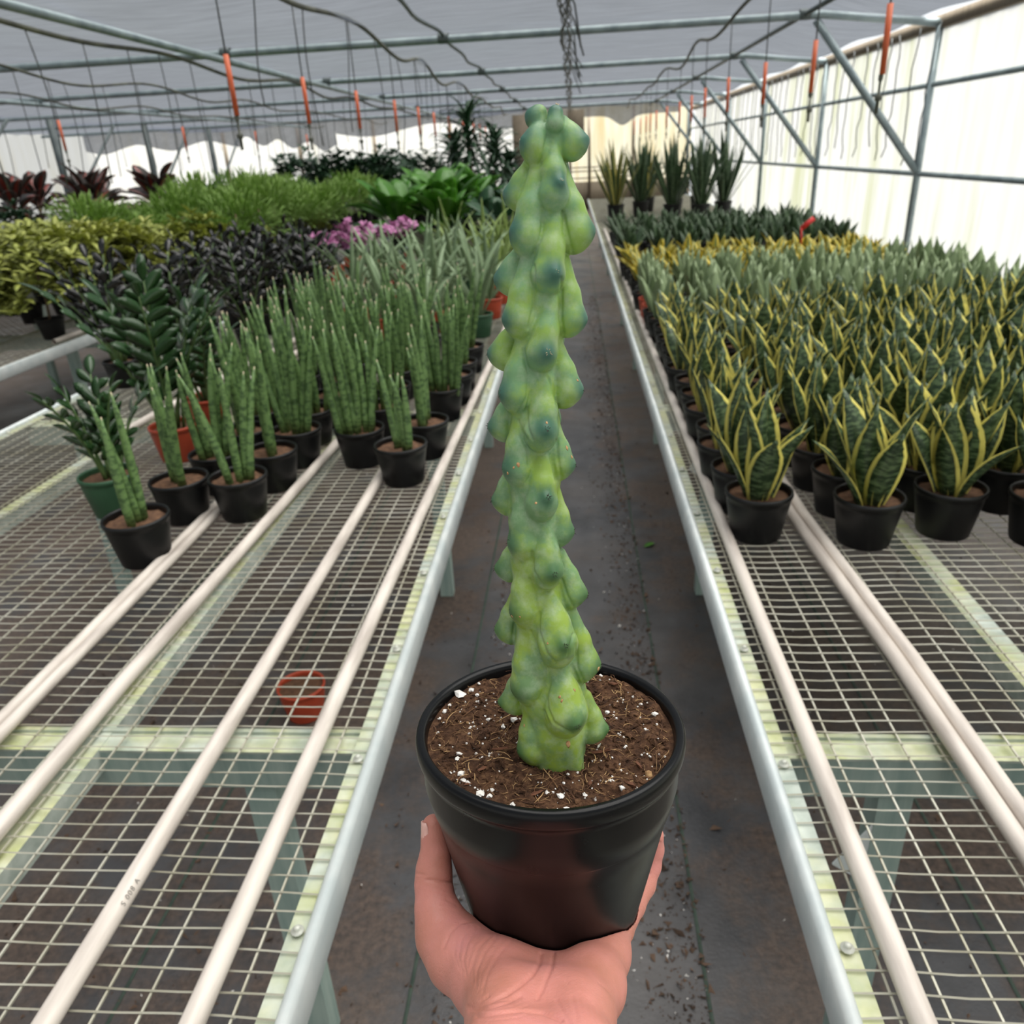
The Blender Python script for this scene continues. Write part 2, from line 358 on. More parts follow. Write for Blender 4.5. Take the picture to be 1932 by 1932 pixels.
for k in range(4):
    t = thing('mist_dripper', f'hanging sprayer with orange weight tube over the second bench row, {ORD[k]} from the camera', 'sprayer', (HZ[-5.0](8.2+2.6*k)[0], 8.2+2.6*k, 2.08), 0, 'orange weighted sprayers')
    obj('tube', tube_me, 'drip', t, sc=(1, 1, (HZ[-5.0](8.2+2.6*k)[2]-2.08)/.47)); obj('weight', wt_me, 'orange', t); obj('nozzle', noz_me, 'hose', t, (0, 0, -.27))
drips = []
for j in range(6):
    ph = R.uniform(0, 6); L = R.uniform(.55, .95); am = R.uniform(.004, .03)
    drips.append(G().tube([(am*(math.sin(ph+u*4)-math.sin(ph)), am*(math.sin(1+ph+u*3)-math.sin(1+ph)), -L*u) for u in np.linspace(0, 1, 9)], .0045, 5).mesh('drip_tube'))
for x, y0, n, st, lb in ((-3.3, 4.6, 16, .62, 'thin dark drip tube on the pale hose left of the aisle'), (-5.0, 6.0, 16, .8, 'thin dark drip tube dangling over the second bench row'),
                     (-6.7, 7, 14, .9, 'thin dark drip tube dangling over the third bench row'), (-1.7, 5.0, 14, .9, 'thin dark drip tube dangling over the left bench between orange weights')):
    for k in range(n):
        tag(obj('drip_tube', R.choice(drips), 'drip', None, HZ[x](y0+st*k+R.uniform(-.1, .1)), (0, 0, R.uniform(0, 6))), lb+f', {ORD[k]} from the camera', 'tube', lb.replace('thin dark drip tube', 'tubes'))
wd = []
for j in range(7):
    ph = R.uniform(0, 6); am = R.uniform(.02, .07); L = R.uniform(.95, 1.25)
    wd.append(G().tube([(0, am*math.sin(ph+u*R.uniform(3, 5))+(u-.5)*R.uniform(-.1, .1), -L*u) for u in np.linspace(0, 1, 12)], .006, 5).mesh('drip_tube'))
for k in range(40):
    y = 8.4+k*.37+R.uniform(-.1, .1)
    tag(obj('drip_tube', R.choice(wd), 'drip', None, (3.26, y, 2.44), (0, 0, 0)), f'wavy thin tube hanging on the white side wall, {ORD[k]} from the camera', 'tube', 'tubes hanging along the side wall')
t = thing('cable_bundle', 'bundle of black irrigation lines strung along the cloth above the aisle', 'cable bundle', (-.04, 6, 2.5))
for k in range(9):
    ph = k*.9; am = R.uniform(.02, .05)
    g = G().tube([(am*math.sin(ph+y*1.9)+.01*math.sin(7*y), y, .04*math.sin(ph*2+y*1.3)) for y in np.arange(-.6, 17.2, .22)], .006, 5); obj('strand', g, 'drip', t)
for k in range(8):
    y = -.1+k*.7; L = R.uniform(.2, .36)
    g = G().tube([(.02, y, 0), (.07, y+.02, -.08), (.08+R.uniform(0, .12), y+.05, -L)], .007, 5); obj('loose_end', g, 'drip', t)

# ------------------------------------------------------------------ benches
def bench(name, label, x0, x1, y0, y1, aisle, fine=True, legs=True):
    """x0..x1 across, aisle = +1 if the aisle rail is at x1"""
    b = thing(name, label, 'bench', ((x0+x1)/2, y0, 0)); ox, oy = (x0+x1)/2, y0
    def P(nm, g, m): return obj(nm, g.mesh(nm, nm in ('edge_rail', 'bolt')), m, b, (-ox, -oy, 0))
    for s, x in ((-1, x0), (1, x1)):
        g = G(); o, i = x, x-s*.018
        prof = [(o-s*.004, BZ-.05), (o, BZ-.046), (o, BZ+.004), (o-s*.004, BZ+.009), (o-s*.009, BZ+.011), (o-s*.014, BZ+.009), (i, BZ+.004), (i, BZ-.046)]
        V = [(px, yy, z) for yy in (y0, y1) for px, z in prof]; n = len(prof)
        g.add(V, [(k, (k+1) % n, n+(k+1) % n, n+k) if s > 0 else (n+k, n+(k+1) % n, (k+1) % n, k) for k in range(n)] + [tuple(range(n)), tuple(range(2*n-1, n-1, -1))])
        P('edge_rail', g, 'rail')
        g = G(); g.box(min(i, i-s*.024), max(i, i-s*.024), y0, y1, BZ-.009, BZ-.004); P('rail_flange', g, 'algae')
        bm = None
        if fine:
            g = G(); g.lathe([(0, .0075), (.003, .007), (.0042, .005), (.0042, .0012), (.0078, .0012), (.0078, 0), (0, 0)], 12); bm = g.mesh('bolt')
            for k in range(14):
                yy = .60+.285*k if s*aisle > 0 else .7+.6*k
                if yy > y0: obj('bolt', bm, 'zinc', b, (i-s*.011-ox, yy-oy, BZ+.001))
    yc = [y for y in np.arange(.935-1.69*2, y1, 1.69) if y > y0+.1]
    for y in yc:
        g = G(); w = .024
        g.box(x0+.02, x1-.02, y-w, y+w, BZ-.016, BZ-.012); g.box(x0+.02, x1-.02, y+w-.008, y+w, BZ-.012, BZ-.006)
        P('cross_beam_flange', g, 'algae')
        g = G(); g.box(x0+.02, x1-.02, y-w, y-w+.004, BZ-.085, BZ-.016); P('cross_beam', g, 'leg')
        if legs:
            for x in (x0+.21, x1-.21):
                g = G(); g.box(x-.025, x+.025, y-w+.004, y+w, 0, BZ-.02); P('leg', g, 'leg')
                if fine and aisle < 0 and x < ox:
                    g = G(); q = [(x-.025, BZ-.15), (x-.025, BZ-.27), (x-.075, BZ-.235)]
                    g.add([(a, y-w+.006, b) for a, b in q]+[(a, y-w+.010, b) for a, b in q], [(0, 1, 2), (5, 4, 3), (0, 3, 4, 1), (1, 4, 5, 2), (2, 5, 3, 0)]); P('bracket_plate', g, 'rail')
    for x in ((x1-.48, x0+.48) if aisle > 0 else (x0+.48, x1-.48)):
        g = G(); g.box(x-.022, x+.022, y0, y1, BZ-.05, BZ-.010); P('stringer', g, 'algae')
    g = G(); r = .0013
    ys = np.arange(y0+.01, y1, .0254 if fine else .0508)
    for y in ys:
        if fine and y < 3.2:
            xs = np.linspace(x0+.019, x1-.019, 30); ph = R.uniform(0, 6); am = .0011
            g.tube([(x, y+am*math.sin(ph+x*23)+.0008*math.sin(x*41), BZ+.0002+.0007*math.sin(x*61)) for x in xs], r, 4)
        else: g.box(x0+.019, x1-.019, y-r, y+r, BZ-r, BZ+r)
    for x in np.arange(x0+.058, x1-.02, .0508) if aisle < 0 else np.arange(x1-.068, x0+.02, -.0508):
        g.box(x-r, x+r, y0, y1, BZ-.0026-r, BZ-.0026+r)
    o = P('wire_mesh', g, 'wire'); o['kind'] = 'stuff'
    return b
bench('greenhouse_bench', 'wire mesh bench with green stained steel frame left of the aisle', -2.05, -.306, -.4, 15, 1)
bench('greenhouse_bench', 'wire mesh bench along the white wall right of the aisle', .262, 2.0, -.4, 15, -1)
bench('greenhouse_bench', 'mesh bench under the ferns beyond the left bench', -4.5, -2.72, 2, 19, 1, False)
bench('greenhouse_bench', 'far mesh bench under the dark red leaved plants', -6.95, -5.2, 3, 20, 1, False)
def pipe(label, pts, r=.0133, cat='pipe'):
    P = [(x, y, BZ+.0016+r) for x, y in pts]
    g = G(); g.tube(P, r, 14, False); n = len(P)
    for e, k in ((0, -1), (n-1, 1)): g.tube([np.array(P[e])+np.array([0, -k*.001, 0]), np.array(P[e])+np.array([0, -k*.02, 0])], r*.85, 14, False)
    return tag(obj('pvc_pipe', g, 'pvc'), label, cat, 'white pipes lying on the benches')
pipe('white plastic pipe lying along the left bench nearest the aisle', [(-.412, -.3), (-.402, 1), (-.378, 2.3), (-.352, 3.6), (-.345, 7)])
pb = pipe('white plastic pipe on the left bench, second from the aisle', [(-.572, -.3), (-.558, .9), (-.548, 2), (-.545, 4)])
tc = bpy.data.curves.new('pipe_print', 'FONT'); tc.body = 'S 008 A'; tc.size = .0095; tc.space_character = 1.25; tc.align_y = 'CENTER'; tc.extrude = .00002
to = bpy.data.objects.new('pipe_print', tc); COL.objects.link(to); bpy.context.view_layer.update()
tm = bpy.data.meshes.new_from_object(to.evaluated_get(bpy.context.evaluated_depsgraph_get())); bpy.data.objects.remove(to)
MAT['print'] = mat('faded grey print', (118, 114, 110), (140, 135, 128), 60, .6)
tm.materials.clear(); tm.materials.append(MAT['print'])
po = bpy.data.objects.new('pipe_print', tm); COL.objects.link(po); po.parent = pb
_a = .95; _q = Matrix(((0, -math.cos(_a), math.sin(_a)), (1, 0, 0), (0, math.sin(_a), math.cos(_a)))).to_4x4()
po.matrix_world = Matrix.Translation((-.5612+.0140*math.sin(_a), .61, BZ+.0016+.0133+.0140*math.cos(_a))) @ _q
pipe('white plastic pipe on the left bench above the green stringer', [(-.80, -.2), (-.793, 1.07), (-.752, 2.3), (-.735, 3.4)])
pipe('right one of the paired white pipes running under the cylinder plants', [(-.928, .2), (-.928, 1.34), (-.928, 3.2)], .0105)
pipe('left one of the paired white pipes running under the cylinder plants', [(-.951, .2), (-.951, 1.34), (-.951, 3.2)], .0105)
pipe('white pipe slanting across the bare mesh by the dark pots', [(-1.56, 2.3), (-1.49, 3.1), (-1.40, 3.9)])
pipe('shorter white pipe on the bare mesh behind the cylinder plants', [(-1.40, 2.5), (-1.33, 3.3), (-1.27, 3.9)])
pipe('white plastic pipe lying along the right bench nearest the aisle', [(.335, -.3), (.334, 1.6), (.336, 4), (.34, 9)])
pipe('left one of the paired white pipes under the snake plants', [(.552, .1), (.532, 1.13), (.503, 1.7), (.515, 4)], .0125)
pipe('right one of the paired white pipes under the snake plants', [(.579, .1), (.559, 1.13), (.53, 1.7), (.541, 4)], .0125)
pipe('white pipe along the aisle edge of the fern bench', [(-2.80, 4), (-2.80, 18)])

# ------------------------------------------------------------------ plant kit
def leaf(L, W, prof, n=7, bend=.2, lean=.0, fold=.12, thick=.002, twist=0., g=None, org=(0, 0, 0), az=0.):
    """leaf rising along +Z and curving to +X; lens shaped section"""
    V = []; A = []; p = np.zeros(3); th = lean
    ca, sa = math.cos(az), math.sin(az)
    def put(q, a): V.append((org[0]+ca*q[0]-sa*q[1], org[1]+sa*q[0]+ca*q[1], org[2]+q[2])); A.append(a)
    for i in range(n):
        t = i/n; d = np.array([math.sin(th), 0, math.cos(th)]); nr = np.array([math.cos(th), 0, -math.sin(th)])
        tw = twist*t; sd = np.array([0, 1., 0])*math.cos(tw)+nr*math.sin(tw); nn = nr*math.cos(tw)-np.array([0, 1., 0])*math.sin(tw)
        w = W*prof(t)/2
        put(p-sd*w-nn*fold*w, (0, t)); put(p+nn*thick/2, (.5, t)); put(p+sd*w-nn*fold*w, (1, t)); put(p-nn*thick/2, (.5, t))
        p = p+d*L/n; th += bend/n
    put(p, (.5, 1))
    Fc = []
    for i in range(n-1):
        a, b = 4*i, 4*i+4
        Fc += [(a, a+1, b+1, b), (a+1, a+2, b+2, b+1), (a+2, a+3, b+3, b+2), (a+3, a, b, b+3)]
    a = 4*(n-1); e = 4*n
    Fc += [(a, a+1, e), (a+1, a+2, e), (a+2, a+3, e), (a+3, a, e)]
    g = g or G(); g.add(V, Fc, A); return g
snake = lambda t: (.42+.58*math.sin(math.pi*min(1, .12+t*.95)))*(1 if t < .62 else max(.0, 1-((t-.62)/.40)**1.7))
oval = lambda t: max(.05, math.sin(math.pi*(.03+.95*t))**.8)
strap = lambda t: (.75+.25*t/.3 if t < .3 else 1)*(1 if t < .5 else 1-((t-.5)/.52)**1.5)
def variants(k, f, nm): return [f(i).mesh(nm) for i in range(k)]
u = R.uniform
LV = {
 'vari': variants(7, lambda i: leaf(.235, .070+.007*(i % 3), snake, 9, u(-.2, .55), 0, u(.15, .4), .004, u(-.9, .9)), 'leaf'),
 'moon': variants(5, lambda i: leaf(.24, .072, snake, 8, u(-.1, .5), 0, u(.1, .3), .004, u(-.6, .6)), 'leaf'),
 'gold': variants(5, lambda i: leaf(.15, .042, snake, 7, u(.1, .9), 0, .2, .003, u(-.7, .7)), 'leaf'),
 'dark': variants(5, lambda i: leaf(.20, .056, snake, 7, u(.1, .7), 0, .2, .003, u(-.5, .5)), 'leaf'),
 'tall': variants(5, lambda i: leaf(.72, .062, strap, 9, u(.0, .5), 0, .2, .004, u(-1, 1)), 'leaf'),
 'fan': variants(6, lambda i: leaf(.40, .030, strap, 9, u(.2, 1.3), 0, .35, .003, u(-.5, .5)), 'leaf'),
 'drac': variants(4, lambda i: leaf(.46, .055, strap, 8, u(1.0, 2.2), 0, .25, .002, 0), 'leaf'),
 'broad': variants(5, lambda i: leaf(.30, .12, lambda t: .08 if t < .3 else oval((t-.3)/.7), 9, u(.6, 1.5), 0, .25, .002, u(-.3, .3)), 'leaf'),
 'leaflet': variants(4, lambda i: leaf(.072, .032, oval, 5, u(.1, .5), 0, .18, .0015, 0), 'leaflet'),
 'cyl': variants(5, lambda i: G().tube([(.0009*k*k*(i-2)*.5, .0004*k*k*((i*2) % 5-2)*.6, .30*k/6) for k in range(7)], [.0098, .0105, .0105, .0098, .0085, .006, .0012], 9), 'leaf'),
}
def potmesh(r1, r0, h, n=24, soil=.02):
    g = G(); t = .0022
    g.lathe([(0, .002), (r0*.9, .002), (r0*.97, 0), (r0, .003), (r1*.955, h-.022), (r1*.965, h-.012), (r1, h-.011), (r1+.0012, h-.005), (r1, h), (r1-.004, h), (r1-.006, h-.005), (r1*.93, h-.012), (r1*.90, h-soil-.01)], n)
    return g.mesh('pot')
def soilmesh(r, n=24, amp=.003):
    g = G(); V = [(0, 0, 0)]; K = 6
    for k in range(1, K+1):
        for j in range(n): V.append((r*k/K*math.cos(2*math.pi*j/n), r*k/K*math.sin(2*math.pi*j/n), R.uniform(-amp, amp)))
    Fc = [(0, 1+j, 1+(j+1) % n) for j in range(n)] + [(1+(k-1)*n+j, 1+k*n+j, 1+k*n+(j+1) % n, 1+(k-1)*n+(j+1) % n) for k in range(1, K) for j in range(n)]
    return g.add(V, Fc).mesh('soil')
POT6 = {c: potmesh(.073, .055, .112) for c in ('pot_black', 'pot_red', 'pot_green')}; SOIL6 = [soilmesh(.068) for _ in range(3)]
POT8 = {c: potmesh(.105, .085, .19) for c in ('pot_black', 'pot_red', 'pot_green')}; SOIL8 = [soilmesh(.099) for _ in range(2)]
def potted(name, label, cat, x, y, group=None, pot='pot_black', size=6, z=None, scale=1.):
    t = thing(name, label, cat, (x, y, BZ+.0016 if z is None else z), R.uniform(0, 6.28), group)
    if size == 6: obj('pot', POT6[pot], pot, t, sc=scale); obj('soil', R.choice(SOIL6), 'soil', t, (0, 0, .095*scale), sc=scale); h = .093*scale
    else: obj('pot', POT8[pot], pot, t, sc=scale); obj('soil', R.choice(SOIL8), 'soil', t, (0, 0, .17*scale), sc=scale); h = .166*scale
    return t, h
def rosette(t, h, kind, mt, n, r0, t0, t1, s0, s1, nm='leaf'):
    a0 = R.uniform(0, 6)
    for i in range(n):
        f = i/max(1, n-1); az = a0+i*2.4+R.uniform(-.3, .3); rr = r0*(.25+.75*f)
        obj(nm, R.choice(LV[kind]), mt, t, (rr*math.cos(az), rr*math.sin(az), h-.004), (0, t0+(t1-t0)*f+R.uniform(-.06, .06), az+R.uniform(-.4, .4)), s1+(s0-s1)*f+R.uniform(-.08, .08))

# ---------------- right bench: yellow-edged snake plants
XC = [.415, .622, .81, .99, 1.17, 1.35, 1.53, 1.71, 1.88]
for r_ in range(11):
    for c_ in range(9):
        x = XC[c_]+R.uniform(-.012, .012)-(.02 if c_ == 0 and r_ > 0 else 0); y = 1.615+.158*r_+R.uniform(-.012, .012)+(.0 if c_ % 2 == 0 else -.03)
        lb = f'yellow-edged snake plant in black pot, {ORD[c_]} from the aisle in the {ORD[r_]} row'
        t, h = potted('snake_plant', lb, 'potted plant', x, y, 'yellow-edged snake plants')
        rosette(t, h, 'vari', 'vari', R.randint(7, 10), .028, .04, .42, .82, 1.08)
for r_ in range(7):
    for c_ in range(9):
        x = XC[c_]-.02+R.uniform(-.02, .02); y = 3.42+.175*r_+R.uniform(-.02, .02)
        red = (c_ == 0 and r_ in (3, 4))
        lb = f'silvery green snake plant{" in red pot" if red else ""}, {ORD[c_]} from the aisle in the {ORD[r_]} silvery row'
        t, h = potted('snake_plant', lb, 'potted plant', x, y, 'silvery snake plants', 'pot_red' if red else 'pot_black')
        rosette(t, h, 'moon', 'moon', R.randint(5, 8), .028, .05, .4, .8, 1.0)
for r_ in range(6):
    for c_ in range(9):
        x = XC[c_]-.02+R.uniform(-.02, .02); y = 4.72+.19*r_+R.uniform(-.02, .02)
        t, h = potted('snake_plant', f'low golden yellow snake plant, {ORD[c_]} from the aisle in the {ORD[r_]} golden row', 'potted plant', x, y, 'golden snake plants')
        rosette(t, h, 'gold', 'gold', R.randint(8, 11), .03, .15, .75, .85, 1.15)
for r_ in range(8):
    for c_ in range(8):
        x = .42+.21*c_+R.uniform(-.02, .02); y = 5.95+.24*r_+R.uniform(-.02, .02)
        t, h = potted('snake_plant', f'dark green snake plant, {ORD[c_]} from the aisle in the {ORD[r_]} dark row', 'potted plant', x, y, 'dark green snake plants')
        rosette(t, h, 'dark', 'dark', R.randint(7, 9), .03, .1, .6, .85, 1.15)
k = 0
for x, y, s, mt, n in ((.52, 10.2, 1.0, 'laur', 26), (.85, 10.6, .9, 'dark', 20), (1.15, 9.8, .85, 'dark', 22), (1.45, 9.6, .95, 'dark', 22), (1.75, 9.9, .9, 'dark', 20), (1.3, 10.8, .95, 'dark', 20), (1.0, 11.4, .95, 'laur', 20), (1.65, 11.2, .9, 'dark', 18)):
    lb = {'laur': ('tall striped snake plant in a large black pot at the aisle edge', 'tall striped snake plant in the back among dark ones'), 'dark': None}[mt]
    lb = lb[0 if k == 0 else 1] if lb else f'tall dark snake plant near the wall, number {ORD[k]} of the tall group'.replace('number ', '')
    t, h = potted('tall_snake_plant', lb, 'potted plant', x, y, 'tall snake plants at the back', 'pot_black', 8); k += 1
    rosette(t, h, 'tall', mt, n, .06, .04, .55, .75, 1.05)
t = thing('plant_tag', 'red ribbon tag on a stick among the golden snake plants', 'tag', (1.47, 5.45, BZ+.09))
g = G(); g.tube([(0, 0, 0), (.01, 0, .12), (.0, 0, .20)], .006, 6); obj('stick', g, 'red', t)
g = G(); g.box(-.012, .085, -.003, .003, -.015, .015); obj('ribbon', g, 'red', t, (.01, 0, .2), (0, -.7, 0))

# ---------------- left bench: cylindrical snake plants
CY = [(-.856, 1.767, 4, .95, 'single thick stalk leaning left'), (-1.006, 1.756, 5, 1.05, ''), (-1.0, 1.53, 3, .95, ''), (-.839, 1.955, 5, 1.15, ''), (-.990, 1.945, 7, 1.1, ''), (-.825, 2.134, 7, 1.2, ''),
      (-.842, 2.323, 7, 1.2, ''), (-.985, 2.14, 6, 1.15, ''), (-.826, 2.5, 8, 1.25, ''), (-.990, 2.53, 6, 1.2, ''), (-.632, 2.124, 8, 1.1, ''), (-.480, 1.978, 4, .95, ''), (-.450, 2.183, 7, 1.05, ''), (-.626, 2.349, 8, 1.15, ''),
      (-.452, 2.54, 9, 1.2, ''), (-.440, 2.717, 4, 1.0, ''), (-.443, 2.89, 7, 1.1, ''), (-.443, 3.156, 5, 1.1, ''), (-.852, 2.707, 9, 1.25, ''), (-.64, 2.58, 8, 1.2, ''), (-.66, 2.8, 8, 1.2, ''), (-1.01, 2.75, 8, 1.2, ''), (-1.01, 2.33, 7, 1.15, ''),
      (-.86, 2.93, 8, 1.2, ''), (-.66, 3.05, 8, 1.15, ''), (-1.03, 2.97, 8, 1.2, ''), (-.88, 3.2, 8, 1.2, ''), (-1.05, 3.25, 8, 1.2, ''), (-.64, 3.3, 7, 1.1, '')]
cols = {}
for i, (x, y, n, s, _) in enumerate(CY):
    cname = 'the column by the aisle edge' if x > -.53 else 'the second column from the aisle' if x > -.74 else 'the third column from the aisle' if x > -.93 else 'the fourth column from the aisle' if x > -1.1 else 'the leftmost column'
    cols.setdefault(cname, []).append((y, i))
rank = {}
for cname, l in cols.items():
    for q, (y, i) in enumerate(sorted(l)): rank[i] = f'cylindrical snake plant in black pot, {ORD[q]} in {cname}'
for i, (x, y, n, s, _) in enumerate(CY):
    t, h = potted('cylinder_snake_plant', rank[i], 'potted plant', x, y, 'cylindrical snake plants'); t.rotation_euler.z = 0
    a0 = R.uniform(0, 3)
    fa = R.uniform(0, 3.14)
    for q in range(n):
        o = (q-(n-1)/2); px_ = o*.013*math.cos(fa); py_ = o*.013*math.sin(fa)
        tl = R.uniform(-.05, .12)+abs(o)*.028
        obj('leaf', R.choice(LV['cyl']), 'cyl', t, (px_+R.uniform(-.012, .012), py_+R.uniform(-.012, .012), h-.004), (0, tl, (fa if o > 0 else fa+math.pi)+R.uniform(-.5, .5)), (1, 1, s*R.uniform(.72, 1.08)))
# ---------------- left bench: sword leaf plants, orchids
FP = [(-.47, 3.84, 'pot_green', 'fan'), (-.93, 3.85, 'pot_red', 'fan'), (-.70, 3.62, 'pot_black', 'fan'), (-.70, 4.0, 'pot_red', 'fan'), (-.46, 4.3, 'pot_red', 'fan'), (-1.15, 4.1, 'pot_red', 'fan'), (-.92, 4.3, 'pot_green', 'fan'), (-.68, 4.5, 'pot_green', 'fan'),
      (-.45, 4.75, 'pot_red', 'fany'), (-1.15, 4.6, 'pot_green', 'fan'), (-.9, 4.85, 'pot_red', 'fan'), (-.66, 5.05, 'pot_green', 'fan'), (-.45, 5.3, 'pot_green', 'fany'), (-.9, 5.4, 'pot_green', 'fan'), (-1.2, 5.1, 'pot_red', 'fan'), (-.62, 5.7, 'pot_red', 'fany'), (-.9, 6.0, 'pot_green', 'fany'), (-.5, 6.2, 'pot_green', 'fany')]
pn = {'pot_green': 'green', 'pot_red': 'orange red', 'pot_black': 'black'}
cnt = {}
for x, y, p, mt in sorted(FP, key=lambda q: q[1]):
    kx = (p, mt); cnt[kx] = cnt.get(kx, 0)+1
    lb = f'{"yellowish" if mt == "fany" else "grey-green"} sword leaved plant in {pn[p]} pot, {ORD[cnt[kx]-1]} nearest of its pot colour'
    t, h = potted('sword_leaf_plant', lb, 'potted plant', x, y, 'sword leaved plants on the left bench', p)
    rosette(t, h, 'fan', mt, R.randint(14, 18), .022, .03, .6, .75, 1.15)
flower = G()
for k in range(5): leaf(.026, .02, oval, 4, .5, 1.1, .1, .001, 0, flower, (0, 0, 0), k*2*math.pi/5)
flower = flower.mesh('flower')
k = 0
for x, y in ((-1.5, 5.45), (-1.75, 5.55), (-1.5, 5.85), (-1.8, 6.0), (-1.55, 6.3), (-1.3, 6.1), (-1.8, 6.5), (-1.4, 6.7)):
    t, h = potted('orchid', f'pink flowering orchid in red pot, {ORD[k]} nearest of the pink group', 'potted plant', x, y, 'pink orchids', 'pot_red'); k += 1
    rosette(t, h, 'leaflet', 'deep', 6, .02, .5, 1.1, 1.5, 2.0)
    for q in range(4):
        az = q*1.57+R.uniform(-.4, .4); e = (.10*math.cos(az), .10*math.sin(az), h+R.uniform(.20, .28)); mid = (.02*math.cos(az), .02*math.sin(az), h+.2)
        st = obj('flower_stem', G().tube([(0, 0, h), mid, e], .002, 5), 'stem', t)
        for b in range(9):
            f = b/8; obj('flower', flower, 'petal', st, (mid[0]+(e[0]-mid[0])*f+R.uniform(-.02, .02), mid[1]+(e[1]-mid[1])*f+R.uniform(-.02, .02), mid[2]+(e[2]-mid[2])*f+R.uniform(-.02, .02)), (R.uniform(-.8, .8), R.uniform(-.8, .8), R.uniform(0, 6)), R.uniform(1.3, 2.0))

# ---------------- feather-leaved plants
def feather(name, label, x, y, mt, n, L, group, pot, size=6, sc=1., lean=(.1, .55), nl=11, z=None):
    t, h = potted(name, label, 'potted plant', x, y, group, pot, size, z)
    for i in range(n):
        az = i*2.4+R.uniform(-.3, .3); ln = lean[0]+(lean[1]-lean[0])*i/max(1, n-1); l = L*R.uniform(.75, 1.1); r0 = .03*R.random()
        pts = []; p = np.zeros(3); th = ln*.5
        for k in range(9): pts.append(p.copy()); p = p+np.array([math.sin(th), 0, math.cos(th)])*l/8; th += ln/8
        st = obj('stem', G().tube(pts, [.0055-.0004*k for k in range(9)], 5), 'stem', t, (r0*math.cos(az), r0*math.sin(az), h-.004), (0, 0, az))
        for k in range(nl):
            f = .25+.75*k/(nl-1); q = f*8; i0 = min(7, int(q)); P = pts[i0]+(pts[i0+1]-pts[i0])*(q-i0); sd = 1 if k % 2 else -1
            if k == nl-1: rot = (0, th, 0)
            else: rot = (-sd*R.uniform(.75, 1.05), ln*.8+R.uniform(-.2, .2), R.uniform(-.2, .2))
            obj('leaflet', R.choice(LV['leaflet']), mt, st, tuple(P), rot, sc*R.uniform(.85, 1.15)*(1-.25*abs(f-.6)))
    return t
feather('zz_plant', 'tall glossy green feather-leaved plant in orange red pot at the far left', -1.235, 2.2, 'zz', 9, .46, 'green feather-leaved plants', 'pot_red', 6, 1.15, nl=13)
feather('zz_plant', 'glossy green feather-leaved plant behind the tallest one, red pot', -1.26, 2.5, 'zz', 9, .32, 'green feather-leaved plants', 'pot_red', 6, .95)
feather('zz_plant', 'glossy green feather-leaved plant in dark green pot beside the cylinder plants', -1.22, 1.80, 'zz', 6, .26, 'green feather-leaved plants', 'pot_green', 6, .9)
for k, (x, y) in enumerate(((-1.62, 1.75), (-1.6, 1.4), (-1.9, 1.9))):
    feather('zz_plant', f'glossy green feather-leaved plant in black pot toward the back of the bench, {ORD[k]}', x, y, 'zz', 8, .42, 'green feather-leaved plants', 'pot_black', 6, 1.05)
RV = [(-1.78, 3.35), (-1.55, 3.65), (-1.85, 3.8), (-1.62, 4.1), (-1.9, 4.3), (-1.45, 4.45), (-1.7, 4.6), (-1.95, 4.85), (-1.4, 4.1), (-1.9, 3.1)]
for k, (x, y) in enumerate(sorted(RV, key=lambda q: q[1])):
    feather('raven_plant', f'nearly black feather-leaved plant, {ORD[k]} nearest of the black group', x, y, 'raven', 10, .40, 'black feather-leaved plants', 'pot_black', 6, 1.05, nl=11)

# ---------------- bushes on the back benches
def bushmesh(n, rx, rz, L, W, prof, seed, cluster=1, seg=4):
    g = G(); rr = random.Random(seed)
    for i in range(n):
        az = rr.uniform(0, 6.28); el = math.asin(rr.uniform(-.15, 1)); rad = rr.uniform(.55, 1)
        c = (rx*rad*math.cos(el)*math.cos(az), rx*rad*math.cos(el)*math.sin(az), rz*(.35+.65*rad*math.sin(el)))
        for q in range(cluster):
            a = az+(q*6.28/cluster if cluster > 1 else rr.uniform(-.8, .8))
            leaf(L*rr.uniform(.7, 1.2), W, prof, seg, .7, rr.uniform(.7, 1.5) if cluster > 1 else 1.35-el+rr.uniform(-.4, .4), .15, .001, 0, g, c, a)
    return g.mesh('foliage')
FERN = [bushmesh(620, .30, .34, .095, .014, oval, 20+i) for i in range(3)]
SCHEF = [bushmesh(95, .22, .30, .075, .026, oval, 30+i, 7) for i in range(3)]
ARB = [bushmesh(110, .34, .50, .11, .036, oval, 40+i, 7) for i in range(3)]
YEL = [bushmesh(80, .2, .3, .08, .03, oval, 45, 6)]
def bush(name, label, x, y, me, mt, group, pot='pot_black', size=6, sc=1., dz=0.):
    t, h = potted(name, label, 'potted plant', x, y, group, pot, size)
    obj('stem', G().tube([(0, 0, h-.01), (.01, 0, h+.1), (0, .01, h+.2*sc+dz)], .007, 6), 'wood', t)
    o = obj('foliage', me, mt, t, (0, 0, h-.02+dz), (R.uniform(-.15, .15), R.uniform(-.15, .15), R.uniform(0, 6)), (sc, sc, sc*R.uniform(.75, 1.2))); o['kind'] = 'stuff'; return t
k = 0
for y in np.arange(6.6, 12.6, .55):
    for x in (-2.98, -3.5, -4.05):
        bush('fern', f'feathery light green fern on the second bench, {ORD[k % 3]} across in row {ORD[k//3]}', x+R.uniform(-.06, .06), y+R.uniform(-.1, .1), R.choice(FERN), 'fern', 'ferns on the second bench', 'pot_black', 8, R.uniform(1.0, 1.5)); k += 1
k = 0
for y in np.arange(4.2, 6.4, .42):
    for x in (-2.95, -3.35, -3.75, -4.15):
        bush('variegated_bush', f'yellow-green umbrella bush on the second bench, {ORD[k % 4]} across in row {ORD[k//4]}', x+R.uniform(-.05, .05), y+R.uniform(-.08, .08), R.choice(SCHEF), 'schef', 'yellow-green bushes', 'pot_black', 6, R.uniform(1.3, 1.55)); k += 1
